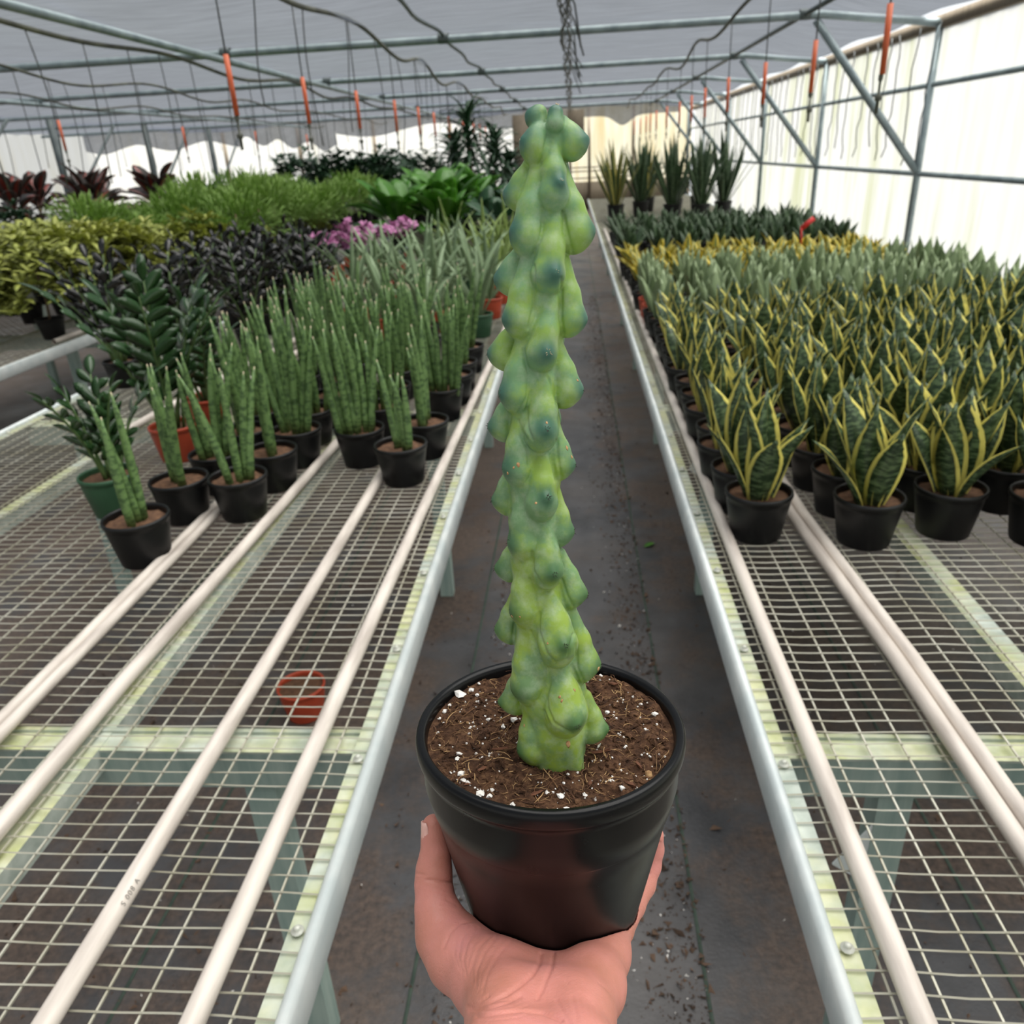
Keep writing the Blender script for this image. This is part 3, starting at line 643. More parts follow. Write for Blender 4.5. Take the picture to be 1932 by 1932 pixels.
for k, (x, y) in enumerate(((-3.1, 13.2), (-3.8, 13.5), (-3.0, 14.2), (-3.7, 14.6), (-3.2, 15.4), (-4.2, 14.2), (-2.9, 16.2), (-3.8, 16.0), (-4.3, 13.0))):
    bush('umbrella_tree', f'dark green umbrella bush at the end of the second bench, {ORD[k]} of the group', x, y, R.choice(ARB), 'deep', 'dark umbrella bushes', 'pot_black', 8, R.uniform(1.35, 1.6), .06)
for k, (x, y) in enumerate(((-2.95, 7.2), (-3.0, 9.1))):
    bush('lime_bush', f'lime yellow bush poking out before the ferns, {ORD[k]} from the camera', x+.12, y, YEL[0], 'schef', 'lime bushes', 'pot_black', 6, .8)
def broad(name, label, x, y, mt, n, group, s=1., pot='pot_black', size=8, lo=.1, hi=.9, kind='broad', z=None, stalk=0.):
    t, h = potted(name, label, 'potted plant', x, y, group, pot, size, z)
    if stalk:
        obj('trunk', G().tube([(0, 0, h-.01), (.02, .01, h+stalk*.5), (0, 0, h+stalk)], .016, 8), 'wood', t)
    a0 = R.uniform(0, 6)
    for i in range(n):
        f = i/max(1, n-1); az = a0+i*2.4; zz = h+stalk*(1-.55*f) if stalk else h-.004
        obj('leaf', R.choice(LV[kind]), mt, t, (.02*math.cos(az), .02*math.sin(az), zz), (0, lo+(hi-lo)*f+R.uniform(-.15, .15), az), s*R.uniform(.8, 1.15))
    return t
k = 0
for x, y in ((-1.2, 7.7), (-1.7, 8.0), (-1.35, 8.5), (-1.85, 8.8), (-1.2, 9.1), (-1.6, 9.5), (-1.9, 10.1), (-1.25, 10.0)):
    broad('broad_leaf_plant', f'bright green broad-leaved plant at the back of the left bench, {ORD[k]} nearest', x, y, 'bright', 20, 'bright broad-leaved plants', 1.75+.15*(k % 3)); k += 1
for k, (x, y) in enumerate(((-.6, 7.2), (-.85, 7.9), (-.5, 8.4), (-.75, 9.2), (-.5, 10.0), (-.95, 10.4))):
    broad('paddle_leaf_plant', f'dark paddle-leaved plant right behind the cactus on the left bench, {ORD[k]} nearest', x, y, 'deep', 12, 'dark paddle-leaved plants', 1.35)
for k, (x, y, st) in enumerate(((-1.45, 12.0, 1.15), (-1.15, 12.6, .8), (-1.75, 12.7, .75), (-1.0, 13.4, .5))):
    broad('dragon_tree', ['tallest dragon tree with drooping strap leaves reaching the shade cloth', 'dragon tree right of the tallest one', 'dragon tree left of the tallest one', 'shorter dragon tree behind the tallest one'][k], x, y, 'deep', 80, 'dragon trees', 1.15, 'pot_black', 8, .3, 1.5, 'drac', None, st)
for k, (x, y) in enumerate(((-5.5, 9.2), (-5.9, 9.8), (-5.4, 10.5), (-6.3, 9.0), (-5.7, 11.2), (-6.2, 10.6), (-6.6, 9.9))):
    broad('rubber_plant', f'dark red rubber plant on the far left bench, {ORD[k]} of the group', x, y, 'rubber', 24, 'rubber plants', 1.5, 'pot_black', 8, .2, 1.3, 'broad', None, .35)
for k, (x, y) in enumerate(((-5.45, 12.2), (-5.9, 12.8), (-5.4, 13.6), (-6.2, 13.6), (-5.6, 14.6), (-6.4, 14.6), (-5.4, 15.6), (-6.0, 16))):
    broad('broad_leaf_plant', f'deep green broad-leaved plant on the third bench, {ORD[k]} of the group', x, y, 'deep', 22, 'third bench plants', 1.5)
for k, (x, y) in enumerate(((-5.5, 5.4), (-6.1, 5.9), (-5.5, 6.6), (-6.2, 7.2), (-5.6, 7.9), (-6.4, 8.1))):
    bush('umbrella_tree', f'dark umbrella bush on the third bench before the rubber plants, {ORD[k]}', x, y, R.choice(ARB), 'deep', 'third bench bushes', 'pot_black', 8, .8)

# ---------------- small things on the floor
t, h = potted('empty_red_pot', 'red plastic pot standing on the floor under the left bench', 'pot', -.86, 1.9, None, 'pot_red', 6, .001)
lf = leaf(.06, .03, oval, 5, .5, 1.35, .2, .001); tag(obj('fallen_leaf', lf, 'bright', None, (.285, 3.0, .004), (0, 0, .6)), 'small bright green leaf lying on the aisle floor', 'leaf')
g = G().tube([(-.06, 0, .006), (-.03, .02, .01), (.02, .02, .01), (.06, -.01, .006)], [.004, .006, .005, .002], 6)
tag(obj('dry_leaf', g, 'schef', None, (-.27, 3.75, 0)), 'curled yellowish leaf strip on the floor by the left bench', 'leaf')
def debris(n, f, smin_, smax_):
    g = G(); V0 = np.array([(1, 1, 1), (1, -1, -1), (-1, 1, -1), (-1, -1, 1)], float); Fc = [(0, 1, 2), (0, 3, 1), (0, 2, 3), (1, 3, 2)]
    for i in range(n):
        x, y = f(); s = smin_*(smax_/smin_)**(R.random()**2.5); M = NR.normal(size=(3, 3))*.6; V = V0@M*s; V[:, 2] *= .6
        V[:, 2] -= V[:, 2].min()-.0004; g.add(V+np.array([x, y, 0]), Fc)
    return g
def near_bench():
    s = R.random(); y = .4+9*R.random()**1.6
    return ((.26-.12*abs(R.gauss(0, .7)) if s < .45 else -.31+.1*abs(R.gauss(0, .6)) if s < .6 else R.uniform(-1.9, -.3) if s < .85 else R.uniform(.3, 1.6)), y)
tag(obj('soil_crumbs', debris(14000, near_bench, .0012, .0065).mesh('crumbs', False), 'crumb'), 'spilled brown soil crumbs on the dark ground cover', 'soil', kind='stuff')
tag(obj('perlite_crumbs', debris(900, near_bench, .0012, .0034).mesh('crumbs', False), 'perlite'), 'scattered white perlite grains on the dark ground cover', 'perlite', kind='stuff')

#@@HERO
# ------------------------------------------------------------------ implicit surfaces for the organic shapes
class Field:
    def __init__(s, lo, hi, h):
        s.lo = np.array(lo); s.h = h; s.n = np.ceil((np.array(hi)-s.lo)/h).astype(int)+1
        s.f = np.full(s.n, .05, np.float32)
        s.ax = [s.lo[i]+h*np.arange(s.n[i]) for i in range(3)]
    def sub(s, lo, hi):
        a = np.maximum(0, np.floor((lo-s.lo)/s.h).astype(int)); b = np.minimum(s.n, np.ceil((hi-s.lo)/s.h).astype(int)+1)
        if np.any(b <= a): return None
        sl = tuple(slice(a[i], b[i]) for i in range(3))
        P = np.stack(np.meshgrid(*[s.ax[i][sl[i]] for i in range(3)], indexing='ij'), -1)
        return sl, P
    def chain(s, pts, rs, k, kin=.003):
        """union of tapered capsules along pts, blended into the field with radius k"""
        pts = [np.asarray(p, float) for p in pts]; m = max(rs)+.012+k
        r = s.sub(np.min(pts, 0)-m, np.max(pts, 0)+m)
        if r is None: return
        sl, P = r; D = None
        for i in range(max(1, len(pts)-1)):
            a, b = pts[i], pts[min(i+1, len(pts)-1)]; ba = b-a; L = ba@ba
            q = P-a; hh = np.clip((q@ba)/L, 0, 1) if L > 0 else np.zeros(P.shape[:3])
            d = np.linalg.norm(q-hh[..., None]*ba, axis=-1)-(rs[i]+(rs[min(i+1, len(rs)-1)]-rs[i])*hh)
            D = d if D is None else smin(D, d, kin)
        s.f[sl] = smin(s.f[sl], D, k)
    def mesh(s):
        f = s.f; sg = f < 0; nx, ny, nz = f.shape
        c = np.zeros((nx-1, ny-1, nz-1), np.int8); cs = [(i, j, k) for i in (0, 1) for j in (0, 1) for k in (0, 1)]
        for i, j, k in cs: c += sg[i:nx-1+i, j:ny-1+j, k:nz-1+k]
        I = np.argwhere((c > 0) & (c < 8)); idx = np.full(c.shape, -1, np.int64); idx[tuple(I.T)] = np.arange(len(I))
        acc = np.zeros((len(I), 3)); cnt = np.zeros(len(I))
        for a in cs:
            for ax in range(3):
                if a[ax]: continue
                b = list(a); b[ax] = 1
                fa = f[tuple((I+a).T)]; fb = f[tuple((I+b).T)]; mk = (fa < 0) != (fb < 0)
                t = np.where(mk, fa/np.where(mk, fa-fb, 1), 0); p = np.repeat(np.array([a], float), len(I), 0); p[:, ax] += t
                acc[mk] += p[mk]; cnt[mk] += 1
        V = s.lo+s.h*(I+acc/cnt[:, None]); Fs = []
        for ax in range(3):
            o1, o2 = (ax+1) % 3, (ax+2) % 3
            A = [slice(None)]*3; B = [slice(None)]*3; A[ax] = slice(0, -1); B[ax] = slice(1, None)
            for o in (o1, o2): A[o] = B[o] = slice(1, -1)
            d = sg[tuple(A)] != sg[tuple(B)]; E = np.argwhere(d); inside = sg[tuple(A)][d]
            e = E.copy(); e[:, o1] += 1; e[:, o2] += 1
            q = []
            for u1, u2 in ((-1, -1), (0, -1), (0, 0), (-1, 0)):
                x = e.copy(); x[:, o1] += u1; x[:, o2] += u2; q.append(idx[tuple(x.T)])
            q = np.stack(q, 1); q[~inside] = q[~inside][:, ::-1]; Fs.append(q)
        return V, np.concatenate(Fs)
def smin(a, b, k):
    h = np.maximum(k-np.abs(a-b), 0)/k; return np.minimum(a, b)-h*h*k*.25
def npmesh(name, V, Fq):
    me = bpy.data.meshes.new(name); me.vertices.add(len(V)); me.vertices.foreach_set('co', V.astype(np.float32).ravel())
    me.loops.add(len(Fq)*4); me.loops.foreach_set('vertex_index', Fq.astype(np.int32).ravel())
    me.polygons.add(len(Fq)); me.polygons.foreach_set('loop_start', np.arange(0, len(Fq)*4, 4, dtype=np.int32))
    me.update(calc_edges=True); me.validate(); me.polygons.foreach_set('use_smooth', [True]*len(me.polygons)); return me
def relax(V, Fq, it, lam=.5):
    e = np.concatenate([Fq[:, [0, 1]], Fq[:, [1, 2]], Fq[:, [2, 3]], Fq[:, [3, 0]]])
    for q in range(it):
        acc = np.zeros_like(V); n = np.zeros(len(V))
        np.add.at(acc, e[:, 0], V[e[:, 1]]); np.add.at(n, e[:, 0], 1); np.add.at(acc, e[:, 1], V[e[:, 0]]); np.add.at(n, e[:, 1], 1)
        V = V+(lam if q % 2 == 0 else -lam*.98)*(acc/n[:, None]-V)
    return V
def project(P):
    q = P-EYE; z = q@fw; return np.stack([966+F_PX*(q@rt)/z, 966-F_PX*(q@up)/z], 1)

# ------------------------------------------------------------------ the held potted cactus
PC = np.array([-.0183, .3639, 1.264]); PA = np.array([.006, .1061, .9943]); PA /= np.linalg.norm(PA)   # rim centre, pot axis
PH, PR, PB = .142, .079, .0525
PX_ = np.cross([0, 1., 0], PA); PX_ /= np.linalg.norm(PX_); PY_ = np.cross(PA, PX_)
PN = -PY_                                                     # from the axis towards the camera
BASE = PC-PA*PH; RM = np.stack([PX_, PY_, PA], 1)
toloc = lambda P: (np.asarray(P)-BASE)@RM
root = thing('potted_cactus', 'tall knobbly green cactus in a black pot held up in front', 'potted cactus')
mw = Matrix.Identity(4)
for i in range(3):
    for j in range(3): mw[i][j] = RM[i, j]
    mw[i][3] = BASE[i]
root.matrix_world = mw
t = NT('glossy black pot'); c = t.coord(); t.bump(t.noise(t.coord((1, 1, .2)), 60, 3), .03)
MAT['heropot'] = t.fin(t.ramp(t.noise(c, 30), [(.3, (6, 7, 8)), (.7, (11, 12, 14))]), t.ramp(t.noise(c, 25, 5), [(.3, (.26, .26, .26, 1)), (.7, (.36, .36, .36, 1))]), .27)
def wall_r(z): return PB+(PR*.945-PB)*(z-.006)/(PH-.030-.006)
g = G(); prof = [(0, .004), (PB*.9, .004), (PB*.96, 0), (PB*.985, .001), (PB, .006)]
prof += [(wall_r(z), z) for z in (.03, .06, .085, PH-.046)] + [(wall_r(PH-.0455)+.0007, PH-.0447), (wall_r(PH-.044)+.0009, PH-.0437)]
prof += [(wall_r(PH-.030)+.0009, PH-.030), (PR*.957, PH-.0165), (PR*.962, PH-.0125), (PR*.985, PH-.0115), (PR-.0004, PH-.0095), (PR, PH-.006), (PR, PH-.003), (PR-.0008, PH-.0008), (PR-.002, PH), (PR-.0045, PH-.0002), (PR-.0058, PH-.0015), (PR-.0064, PH-.004), (PR-.0075, PH-.012), (PR-.009, PH-.03)]
g.lathe(prof, 96); pot = obj('pot', g, 'heropot', root)
# soil
SZ = PH-.0065
def soil_top():
    nr, na = 64, 200; rr = np.linspace(0, PR-.0062, nr); aa = np.linspace(0, 2*math.pi, na, endpoint=False)
    X = (rr[:, None]*np.cos(aa)).ravel(); Y = (rr[:, None]*np.sin(aa)).ravel(); Z = np.zeros_like(X)
    for k in range(900):
        a = NR.uniform(0, 6.28); d = (PR-.009)*math.sqrt(NR.uniform()); x, y = d*math.cos(a), d*math.sin(a); s = NR.uniform(.0012, .0055)
        e = np.exp(-((X-x)**2+(Y-y)**2)/(s*s)); Z += e*NR.uniform(-.45, .7)*s
    Z += .004*np.exp(-(X**2+Y**2)/.025**2)
    V = np.stack([X, Y, Z+SZ], 1)
    Fq = np.array([(i*na+j, i*na+(j+1) % na, (i+1)*na+(j+1) % na, (i+1)*na+j) for i in range(nr-1) for j in range(na)])
    return V, Fq[:, ::-1][:, [3, 2, 1, 0]]
SV, SF = soil_top(); 
t = NT('peat and coir soil'); c = t.coord()
col = t.ramp(t.noise(c, 160, 6, .7), [(.28, (34, 23, 17)), (.5, (80, 56, 41)), (.75, (128, 96, 70))]); t.bump(t.noise(c, 420, 5, .7), .9, .002)
MAT['herosoil'] = t.fin(col, .95, .2)
sme = npmesh('soil', SV, SF); soil = obj('soil', sme, 'herosoil', root)
def soil_h(x, y): return float(SV[np.argmin((SV[:, 0]-x)**2+(SV[:, 1]-y)**2), 2])
def on_soil(px, py):
    o = PC-PA*(PH-SZ); d = ray(px, py); P = EYE+d*(((o-EYE)@PA)/(d@PA)); return toloc(P)[:2]
OCT = np.array([(1, 0, 0), (-1, 0, 0), (0, 1, 0), (0, -1, 0), (0, 0, 1), (0, 0, -1), (.7, .7, 0), (-.7, .7, 0), (.7, -.7, 0), (-.7, -.7, 0), (.7, 0, .7), (-.7, 0, .7), (0, .7, .7), (0, -.7, .7), (.7, 0, -.7), (-.7, 0, -.7), (0, .7, -.7), (0, -.7, -.7)])
def hull_faces():
    out = []
    for a in (0, 1):
        for b in (2, 3):
            for cc in (4, 5):
                ab = [k for k in range(6, 18) if abs(OCT[k]-.7*(OCT[a]+OCT[b])).sum() < .01][0]; bc = [k for k in range(6, 18) if abs(OCT[k]-.7*(OCT[b]+OCT[cc])).sum() < .01][0]; ca = [k for k in range(6, 18) if abs(OCT[k]-.7*(OCT[cc]+OCT[a])).sum() < .01][0]
                for tri in ((a, ab, ca), (b, bc, ab), (cc, ca, bc), (ab, bc, ca)):
                    n = np.cross(OCT[tri[1]]-OCT[tri[0]], OCT[tri[2]]-OCT[tri[0]]); out.append(tri if n@OCT[tri[0]] > 0 else tri[::-1])
    return out
HF = hull_faces()
def lump(s, st=(1, 1, 1)): return OCT*s*NR.uniform(.55, 1.35, (18, 1))*np.array(st)
PERL = [(255, 360, 33), (340, 357, 13), (455, 375, 18), (205, 435, 12), (175, 485, 15), (245, 490, 14), (230, 545, 13), (497, 325, 11), (505, 448, 15), (495, 415, 14), (575, 580, 17), (735, 610, 20), (665, 625, 17), (375, 800, 17), (365, 843, 13), (385, 925, 22), (402, 962, 20), (430, 993, 15), (515, 1045, 24), (575, 1070, 19), (592, 1020, 13), (955, 1045, 14), (1040, 1075, 19), (1205, 1072, 14), (1085, 1150, 17), (730, 1130, 14), (1310, 765, 19), (1350, 520, 17), (1575, 462, 12), (1670, 557, 19), (1690, 705, 9), (1325, 265, 14), (1305, 455, 11), (1555, 650, 10), (1605, 630, 10), (1390, 965, 9), (1280, 470, 10), (690, 505, 9), (1240, 690, 9)]
for x, y, r in PERL:
    q = on_soil(760+x*.2847, 1200+y*.2847)
    if np.hypot(*q) > PR-.009: q = q*(PR-.010)/np.hypot(*q)
    s = r*.2847*.46/F_PX*1.15; g = G(); g.add(lump(s, (1, 1, .75)), HF); obj('perlite', g.mesh('perlite', False), 'perlite', soil, (q[0], q[1], soil_h(*q)+s*.3))
for x, y, r, mt in ((1630, 915, 25, 'fibre'), (430, 575, 13, 'fibre'), (1450, 1040, 18, 'perlite')):
    q = on_soil(760+x*.2847, 1200+y*.2847); s = r*.2847*.46/F_PX; g = G(); g.add(lump(s), HF); obj('pebble', g, mt, soil, (q[0], q[1], soil_h(*q)+s*.3))
for x, y, L, w, az in ((1310, 820, 150, 26, .1), (870, 1065, 120, 22, .5), (1510, 1000, 110, 30, -1.0), (1240, 985, 60, 16, 1.2), (540, 930, 90, 24, .6), (640, 790, 120, 18, .1), (1400, 350, 130, 24, -.1), (1560, 880, 70, 20, -1.2), (430, 1010, 60, 14, .3)):
    q = on_soil(760+x*.2847, 1200+y*.2847); k = .2847*.46/F_PX; g = G(); g.add(lump(1, (L*k*.5, w*k*.6, w*k*.45)), HF)
    obj('bark_chip', g.mesh('bark_chip', False), 'bark', soil, (q[0], q[1], soil_h(*q)+.001), (R.uniform(-.2, .2), R.uniform(-.2, .2), az))
def rnd_soil():
    a = R.uniform(0, 6.28); d = (PR-.0095)*math.sqrt(R.random()); return d*math.cos(a), d*math.sin(a)
g = G()
for k in range(1500):
    x, y = rnd_soil(); s = .0005*(4.4**R.random()**1.5); g.add(lump(s, (R.uniform(.6, 1.8), R.uniform(.5, 1), R.uniform(.5, .9)))@np.array([[math.cos(k), math.sin(k), 0], [-math.sin(k), math.cos(k), 0], [0, 0, 1]])+np.array([x, y, soil_h(x, y)+s*.2]), HF)
o = obj('soil_crumbs', g.mesh('crumbs', False), 'herosoil', soil); o['kind'] = 'stuff'
g = G()
for k in range(260):
    x, y = rnd_soil(); s = .00035*(2.6**R.random()); g.add(lump(s)+np.array([x, y, soil_h(x, y)+s*.5]), HF)
o = obj('perlite_grains', g.mesh('grains', False), 'perlite', soil); o['kind'] = 'stuff'
for nf, fm in ((650, 'fibre'), (650, 'fibre_dark')):
    g = G()
    for k in range(nf):
        x, y = rnd_soil(); z = soil_h(x, y); az = R.uniform(0, 6.28); L = .003*5.5**R.random(); cv = R.uniform(-2.2, 2.2); el = R.uniform(-.2, .5); pts = []
        p = np.array([x, y, z+.0004])
        for q in range(6):
            pts.append(p.copy()); p = p+np.array([math.cos(az)*math.cos(el), math.sin(az)*math.cos(el), math.sin(el)])*L/5; az += cv/5; el -= R.uniform(0, .25)
            rr = math.hypot(p[0], p[1])
            if rr > PR-.0085: p[:2] *= (PR-.0085)/rr
        g.tube(pts, .00010+.00022*R.random()**3, 4, False)
    o = obj('coir_fibres', g, fm, soil); o['kind'] = 'stuff'

# stem: lobes read off the photograph as pixel + offset from the axis plane towards the camera
def CT(px, py, d=0.):                      # the stem is planted a little in front of the pot's centre
    o = PC+PN*(d+float(np.interp(py, (200, 1450), (.007, .023)))); r = ray(px, py); return EYE+r*(((o-EYE)@PN)/(r@PN))
def sc(P): return ((P-EYE)@fw)/F_PX
FLD = Field(BASE+np.array([-.062, -.06, PH-.035]), BASE+np.array([.062, .085, PH+.345]), .00075)
core = [(1048, 222, 12), (1044, 262, 19), (1036, 330, 28), (1030, 400, 34), (1029, 480, 38), (1022, 560, 41), (1018, 640, 43), (1012, 720, 45), (1010, 800, 48), (1009, 900, 51), (1008, 980, 51), (1012, 1060, 51), (1020, 1140, 56), (1032, 1230, 66), (1043, 1310, 69), (1049, 1370, 66), (1052, 1420, 55), (1056, 1480, 44)]
cp = [CT(x, y) for x, y, r in core]; cr = [r*sc(p) for p, (x, y, r) in zip(cp, core)]
FLD.chain(cp, [r*.86 for r in cr], .004, .006)
cy = np.array([c[1] for c in core]); cxx = np.array([c[0] for c in core]); crr = np.array([c[2] for c in core])
TIPS = []
def lobe(kind, top, belly, r, tip, tr=None):
    rc = np.interp(belly[1], cy, crr)*sc(CT(*belly)); rt0 = np.interp(top[1], cy, crr)*sc(CT(*top))
    ph = {'C': .85, 'LF': .52, 'LB': -.4, 'R': .12, 'B': -.9}[kind]
    rb = r*sc(CT(*belly)); dB = ph*rc*(1.0 if kind == 'C' else .9); dT = ph*rt0*.72
    dP = dB+(rb*1.02 if kind == 'C' else rb*.45 if kind == 'LF' else rb*.15)
    T = CT(*top, dT); Bp = CT(*belly, dB); TP = CT(*tip, dP); tr_ = (tr or r*.5)*sc(T)
    o = TP-Bp; o /= np.linalg.norm(o); ti = TP-o*rb*.26
    mid = T*.42+Bp*.58; low = CT(belly[0]+(np.interp(belly[1]+r, cy, cxx)-belly[0])*.12, belly[1]+r*.38, dB*.9)
    FLD.chain([T, mid, Bp, low], [tr_, tr_+(rb-tr_)*.66, rb, rb*.93], .0010, .003)
    FLD.chain([mid*.6+ti*.4, ti, low*.8+ti*.2], [rb*.5, rb*.26, rb*.62], .0022, .002)
    TIPS.append((kind, TP, Bp))
for a in (('C', (1044, 262), (1045, 368), 27, (1060, 340), 9), ('C', (1046, 402), (1034, 518), 30, (1050, 512)), ('C', (1040, 565), (1022, 666), 28, (1034, 664)), ('C', (1030, 715), (1021, 814), 30, (1032, 809)), ('C', (1025, 865), (1022, 948), 28, (1034, 938)),
          ('C', (1026, 990), (1034, 1076), 27, (1046, 1083)), ('C', (1036, 1125), (1052, 1214), 35, (1067, 1218)), ('C', (1056, 1265), (1068, 1342), 38, (1089, 1370)),
          ('LF', (1022, 230), (1009, 278), 26, (985, 262), 10), ('LF', (1012, 310), (996, 446), 32, (965, 431), 11), ('LF', (996, 490), (982, 602), 31, (951, 601)), ('LF', (986, 645), (975, 742), 31, (946, 742)), ('LF', (982, 785), (980, 883), 30, (954, 881)),
          ('LF', (984, 920), (990, 1024), 30, (962, 1023)), ('LF', (988, 1062), (992, 1148), 29, (966, 1154)), ('LF', (992, 1195), (997, 1290), 32, (974, 1302)), ('LF', (1000, 1340), (1004, 1410), 26, (980, 1418)),
          ('LB', (1018, 212), (1011, 224), 17, (996, 214), 12), ('LB', (1000, 305), (974, 370), 22, (954, 363)), ('LB', (984, 468), (959, 528), 24, (935, 524)), ('LB', (974, 615), (948, 668), 25, (923, 666)), ('LB', (966, 745), (947, 805), 23, (923, 804)), ('LB', (968, 880), (954, 944), 23, (930, 943)),
          ('LB', (974, 1020), (957, 1073), 20, (935, 1071)), ('LB', (974, 1120), (958, 1188), 22, (936, 1186)), ('LB', (984, 1255), (966, 1324), 20, (940, 1324)),
          ('R', (1063, 228), (1083, 272), 24, (1109, 262), 10), ('R', (1062, 318), (1088, 440), 30, (1121, 433), 10), ('R', (1063, 492), (1077, 602), 27, (1105, 601)), ('R', (1050, 650), (1070, 736), 27, (1097, 734)), ('R', (1048, 810), (1058, 876), 24, (1083, 876)), ('R', (1048, 930), (1057, 1003), 23, (1081, 1001)),
          ('R', (1056, 1045), (1079, 1118), 25, (1107, 1121)), ('R', (1072, 1150), (1098, 1250), 31, (1132, 1256)), ('R', (1106, 1312), (1122, 1376), 21, (1148, 1374)),
          ('B', (1046, 250), (1050, 330), 24, (1060, 330)), ('B', (1040, 400), (1045, 480), 27, (1050, 480)), ('B', (1034, 550), (1036, 640), 27, (1040, 640)), ('B', (1026, 700), (1030, 790), 27, (1034, 790)), ('B', (1020, 860), (1024, 930), 27, (1028, 930)), ('B', (1026, 1000), (1030, 1080), 26, (1034, 1080)), ('B', (1036, 1130), (1040, 1220), 30, (1044, 1220))):
    lobe(*a)
q1, q2 = CT(1072, 1400, .009), CT(1092, 1470, .011); FLD.chain([q1, q2], [24*sc(q1), 13*sc(q1)], .003)
p1, p2 = CT(1048, 214, .004), CT(1047, 233, .0055); FLD.chain([p1, p2], [15*sc(p1), 16.5*sc(p1)], .0016); TIPS.append(('A', CT(1051, 198, .004), p1))
V, Fq = FLD.mesh(); V = relax(V, Fq, 4)
tp = np.array([q[1] for q in TIPS]); D = np.full(len(V), 9.)
for q in tp: D = np.minimum(D, np.linalg.norm(V-q, axis=1))
hgt = ((V-BASE)@PA-PH)/.34
CW = {180: [[(1010, 440), (985, 560), (930, 750)], [(960, 1250), (955, 1450), (930, 1600), (850, 1760)], [(1180, 1280), (1230, 1500), (1300, 1770)]],
      500: [[(860, 0), (872, 250), (862, 450), (800, 700)], [(1170, 150), (1165, 600), (1190, 770)], [(740, 930), (800, 1200), (790, 1450), (700, 1620)], [(900, 1260), (830, 1400), (780, 1600), (790, 1800), (850, 1930)], [(1020, 1240), (1100, 1450), (1130, 1560)], [(690, 1720), (720, 1830), (780, 1930)]],
      820: [[(720, 20), (800, 180), (805, 330)], [(890, 230), (850, 370), (800, 510)], [(1040, 220), (1080, 360), (1110, 500)], [(1115, 60), (1125, 260), (1165, 480)], [(840, 1300), (850, 1500), (950, 1670)], [(820, 1600), (890, 1800), (895, 1930)], [(1170, 1600), (1230, 1780), (1300, 1900)], [(600, 830), (580, 1000), (580, 1150)]],
      1140: [[(920, 90), (915, 300), (1000, 540), (1110, 660), (1230, 610), (1300, 330)], [(830, 300), (900, 500), (985, 760), (980, 930), (920, 1055)], [(1050, 720), (1030, 900), (1000, 1010), (1010, 1150), (1080, 1310), (1280, 1430)], [(1285, 680), (1340, 800), (1395, 960)], [(1330, 450), (1340, 700), (1440, 900)], [(650, 210), (610, 480), (620, 640)], [(970, 1180), (1000, 1260), (1030, 1330)]]}
mt_ = npmesh('tmp', V, Fq); Nn = np.zeros(len(V)*3, np.float32); mt_.vertex_normals.foreach_get('vector', Nn); Nn = Nn.reshape(-1, 3); bpy.data.meshes.remove(mt_)
def carve(V, Nn, lines, depth, sg):
    uv = project(V); face = (Nn*(EYE-V)).sum(1) > 0; off = np.zeros(len(V))
    for pl, dep in lines:
        pl = np.array(pl); m = face & (uv[:, 0] > pl[:, 0].min()-14) & (uv[:, 0] < pl[:, 0].max()+14) & (uv[:, 1] > pl[:, 1].min()-14) & (uv[:, 1] < pl[:, 1].max()+14); q = uv[m]; d = np.full(len(q), 1e9)
        for a, b in zip(pl[:-1], pl[1:]):
            ba = b-a; hh = np.clip(((q-a)@ba)/(ba@ba), 0, 1); d = np.minimum(d, np.linalg.norm(q-a-hh[:, None]*ba, axis=1))
        off[m] = np.maximum(off[m], dep*np.exp(-(d/sg)**2))
    return V-Nn*(off*depth)[:, None]
V = carve(V, Nn, [([(860+x*.1708, oy+y*.1708) for x, y in pl], 1.) for oy, ls in CW.items() for pl in ls], .0008, 2.6)
me = npmesh('cactus_stem', toloc(V), Fq)
me.attributes.new('tip', 'FLOAT', 'POINT').data.foreach_set('value', np.clip(D/.02, 0, 1).astype(np.float32))
me.attributes.new('hgt', 'FLOAT', 'POINT').data.foreach_set('value', np.clip(hgt, 0, 1).astype(np.float32))
t = NT('cactus skin'); c = t.coord(); tipf, hg = t.attr('tip'), t.attr('hgt')
n1 = t.noise(c, 42, 5, .65); n2 = t.noise(c, 130, 4, .65)
yg = t.mix(t.ramp(hg, [(.2, (0, 0, 0)), (.75, (255, 255, 255))]), (140, 166, 66), (142, 176, 86))
gg = t.mix(t.ramp(hg, [(.2, (0, 0, 0)), (.7, (255, 255, 255))]), (112, 146, 96), (118, 160, 114))
base = t.mix(t.ramp(n1, [(.42, (0, 0, 0)), (.58, (255, 255, 255))]), gg, yg)
blo = t.mix(t.ramp(n2, [(.45, (0, 0, 0)), (.7, (185, 185, 185))]), base, (172, 190, 160))          # waxy bloom
tc = t.mix(t.ramp(hg, [(.25, (0, 0, 0)), (.6, (255, 255, 255))]), (74, 110, 62), (66, 108, 92))
col = t.mix(t.ramp(t.math('ADD', tipf, t.math('MULTIPLY', t.math('SUBTRACT', n1, .5), .25)), [(.10, (255, 255, 255)), (.52, (0, 0, 0))], 'EASE'), blo, tc)
t.bump(n2, .12, .001)
MAT['cactus'] = t.fin(col, .42, .4, Subsurface_Weight=.08, Subsurface_Scale=.004)
stem = obj('cactus_stem', me, 'cactus', root)
MAT['spine_dark'] = mat('dark spine', (40, 36, 32), (66, 58, 50), 90, .7); MAT['spine_pale'] = mat('pale spine', (176, 156, 120), (214, 198, 164), 90, .7)
MAT['cork'] = mat('corky scar', (176, 128, 84), (212, 170, 122), 300, .9, .3)
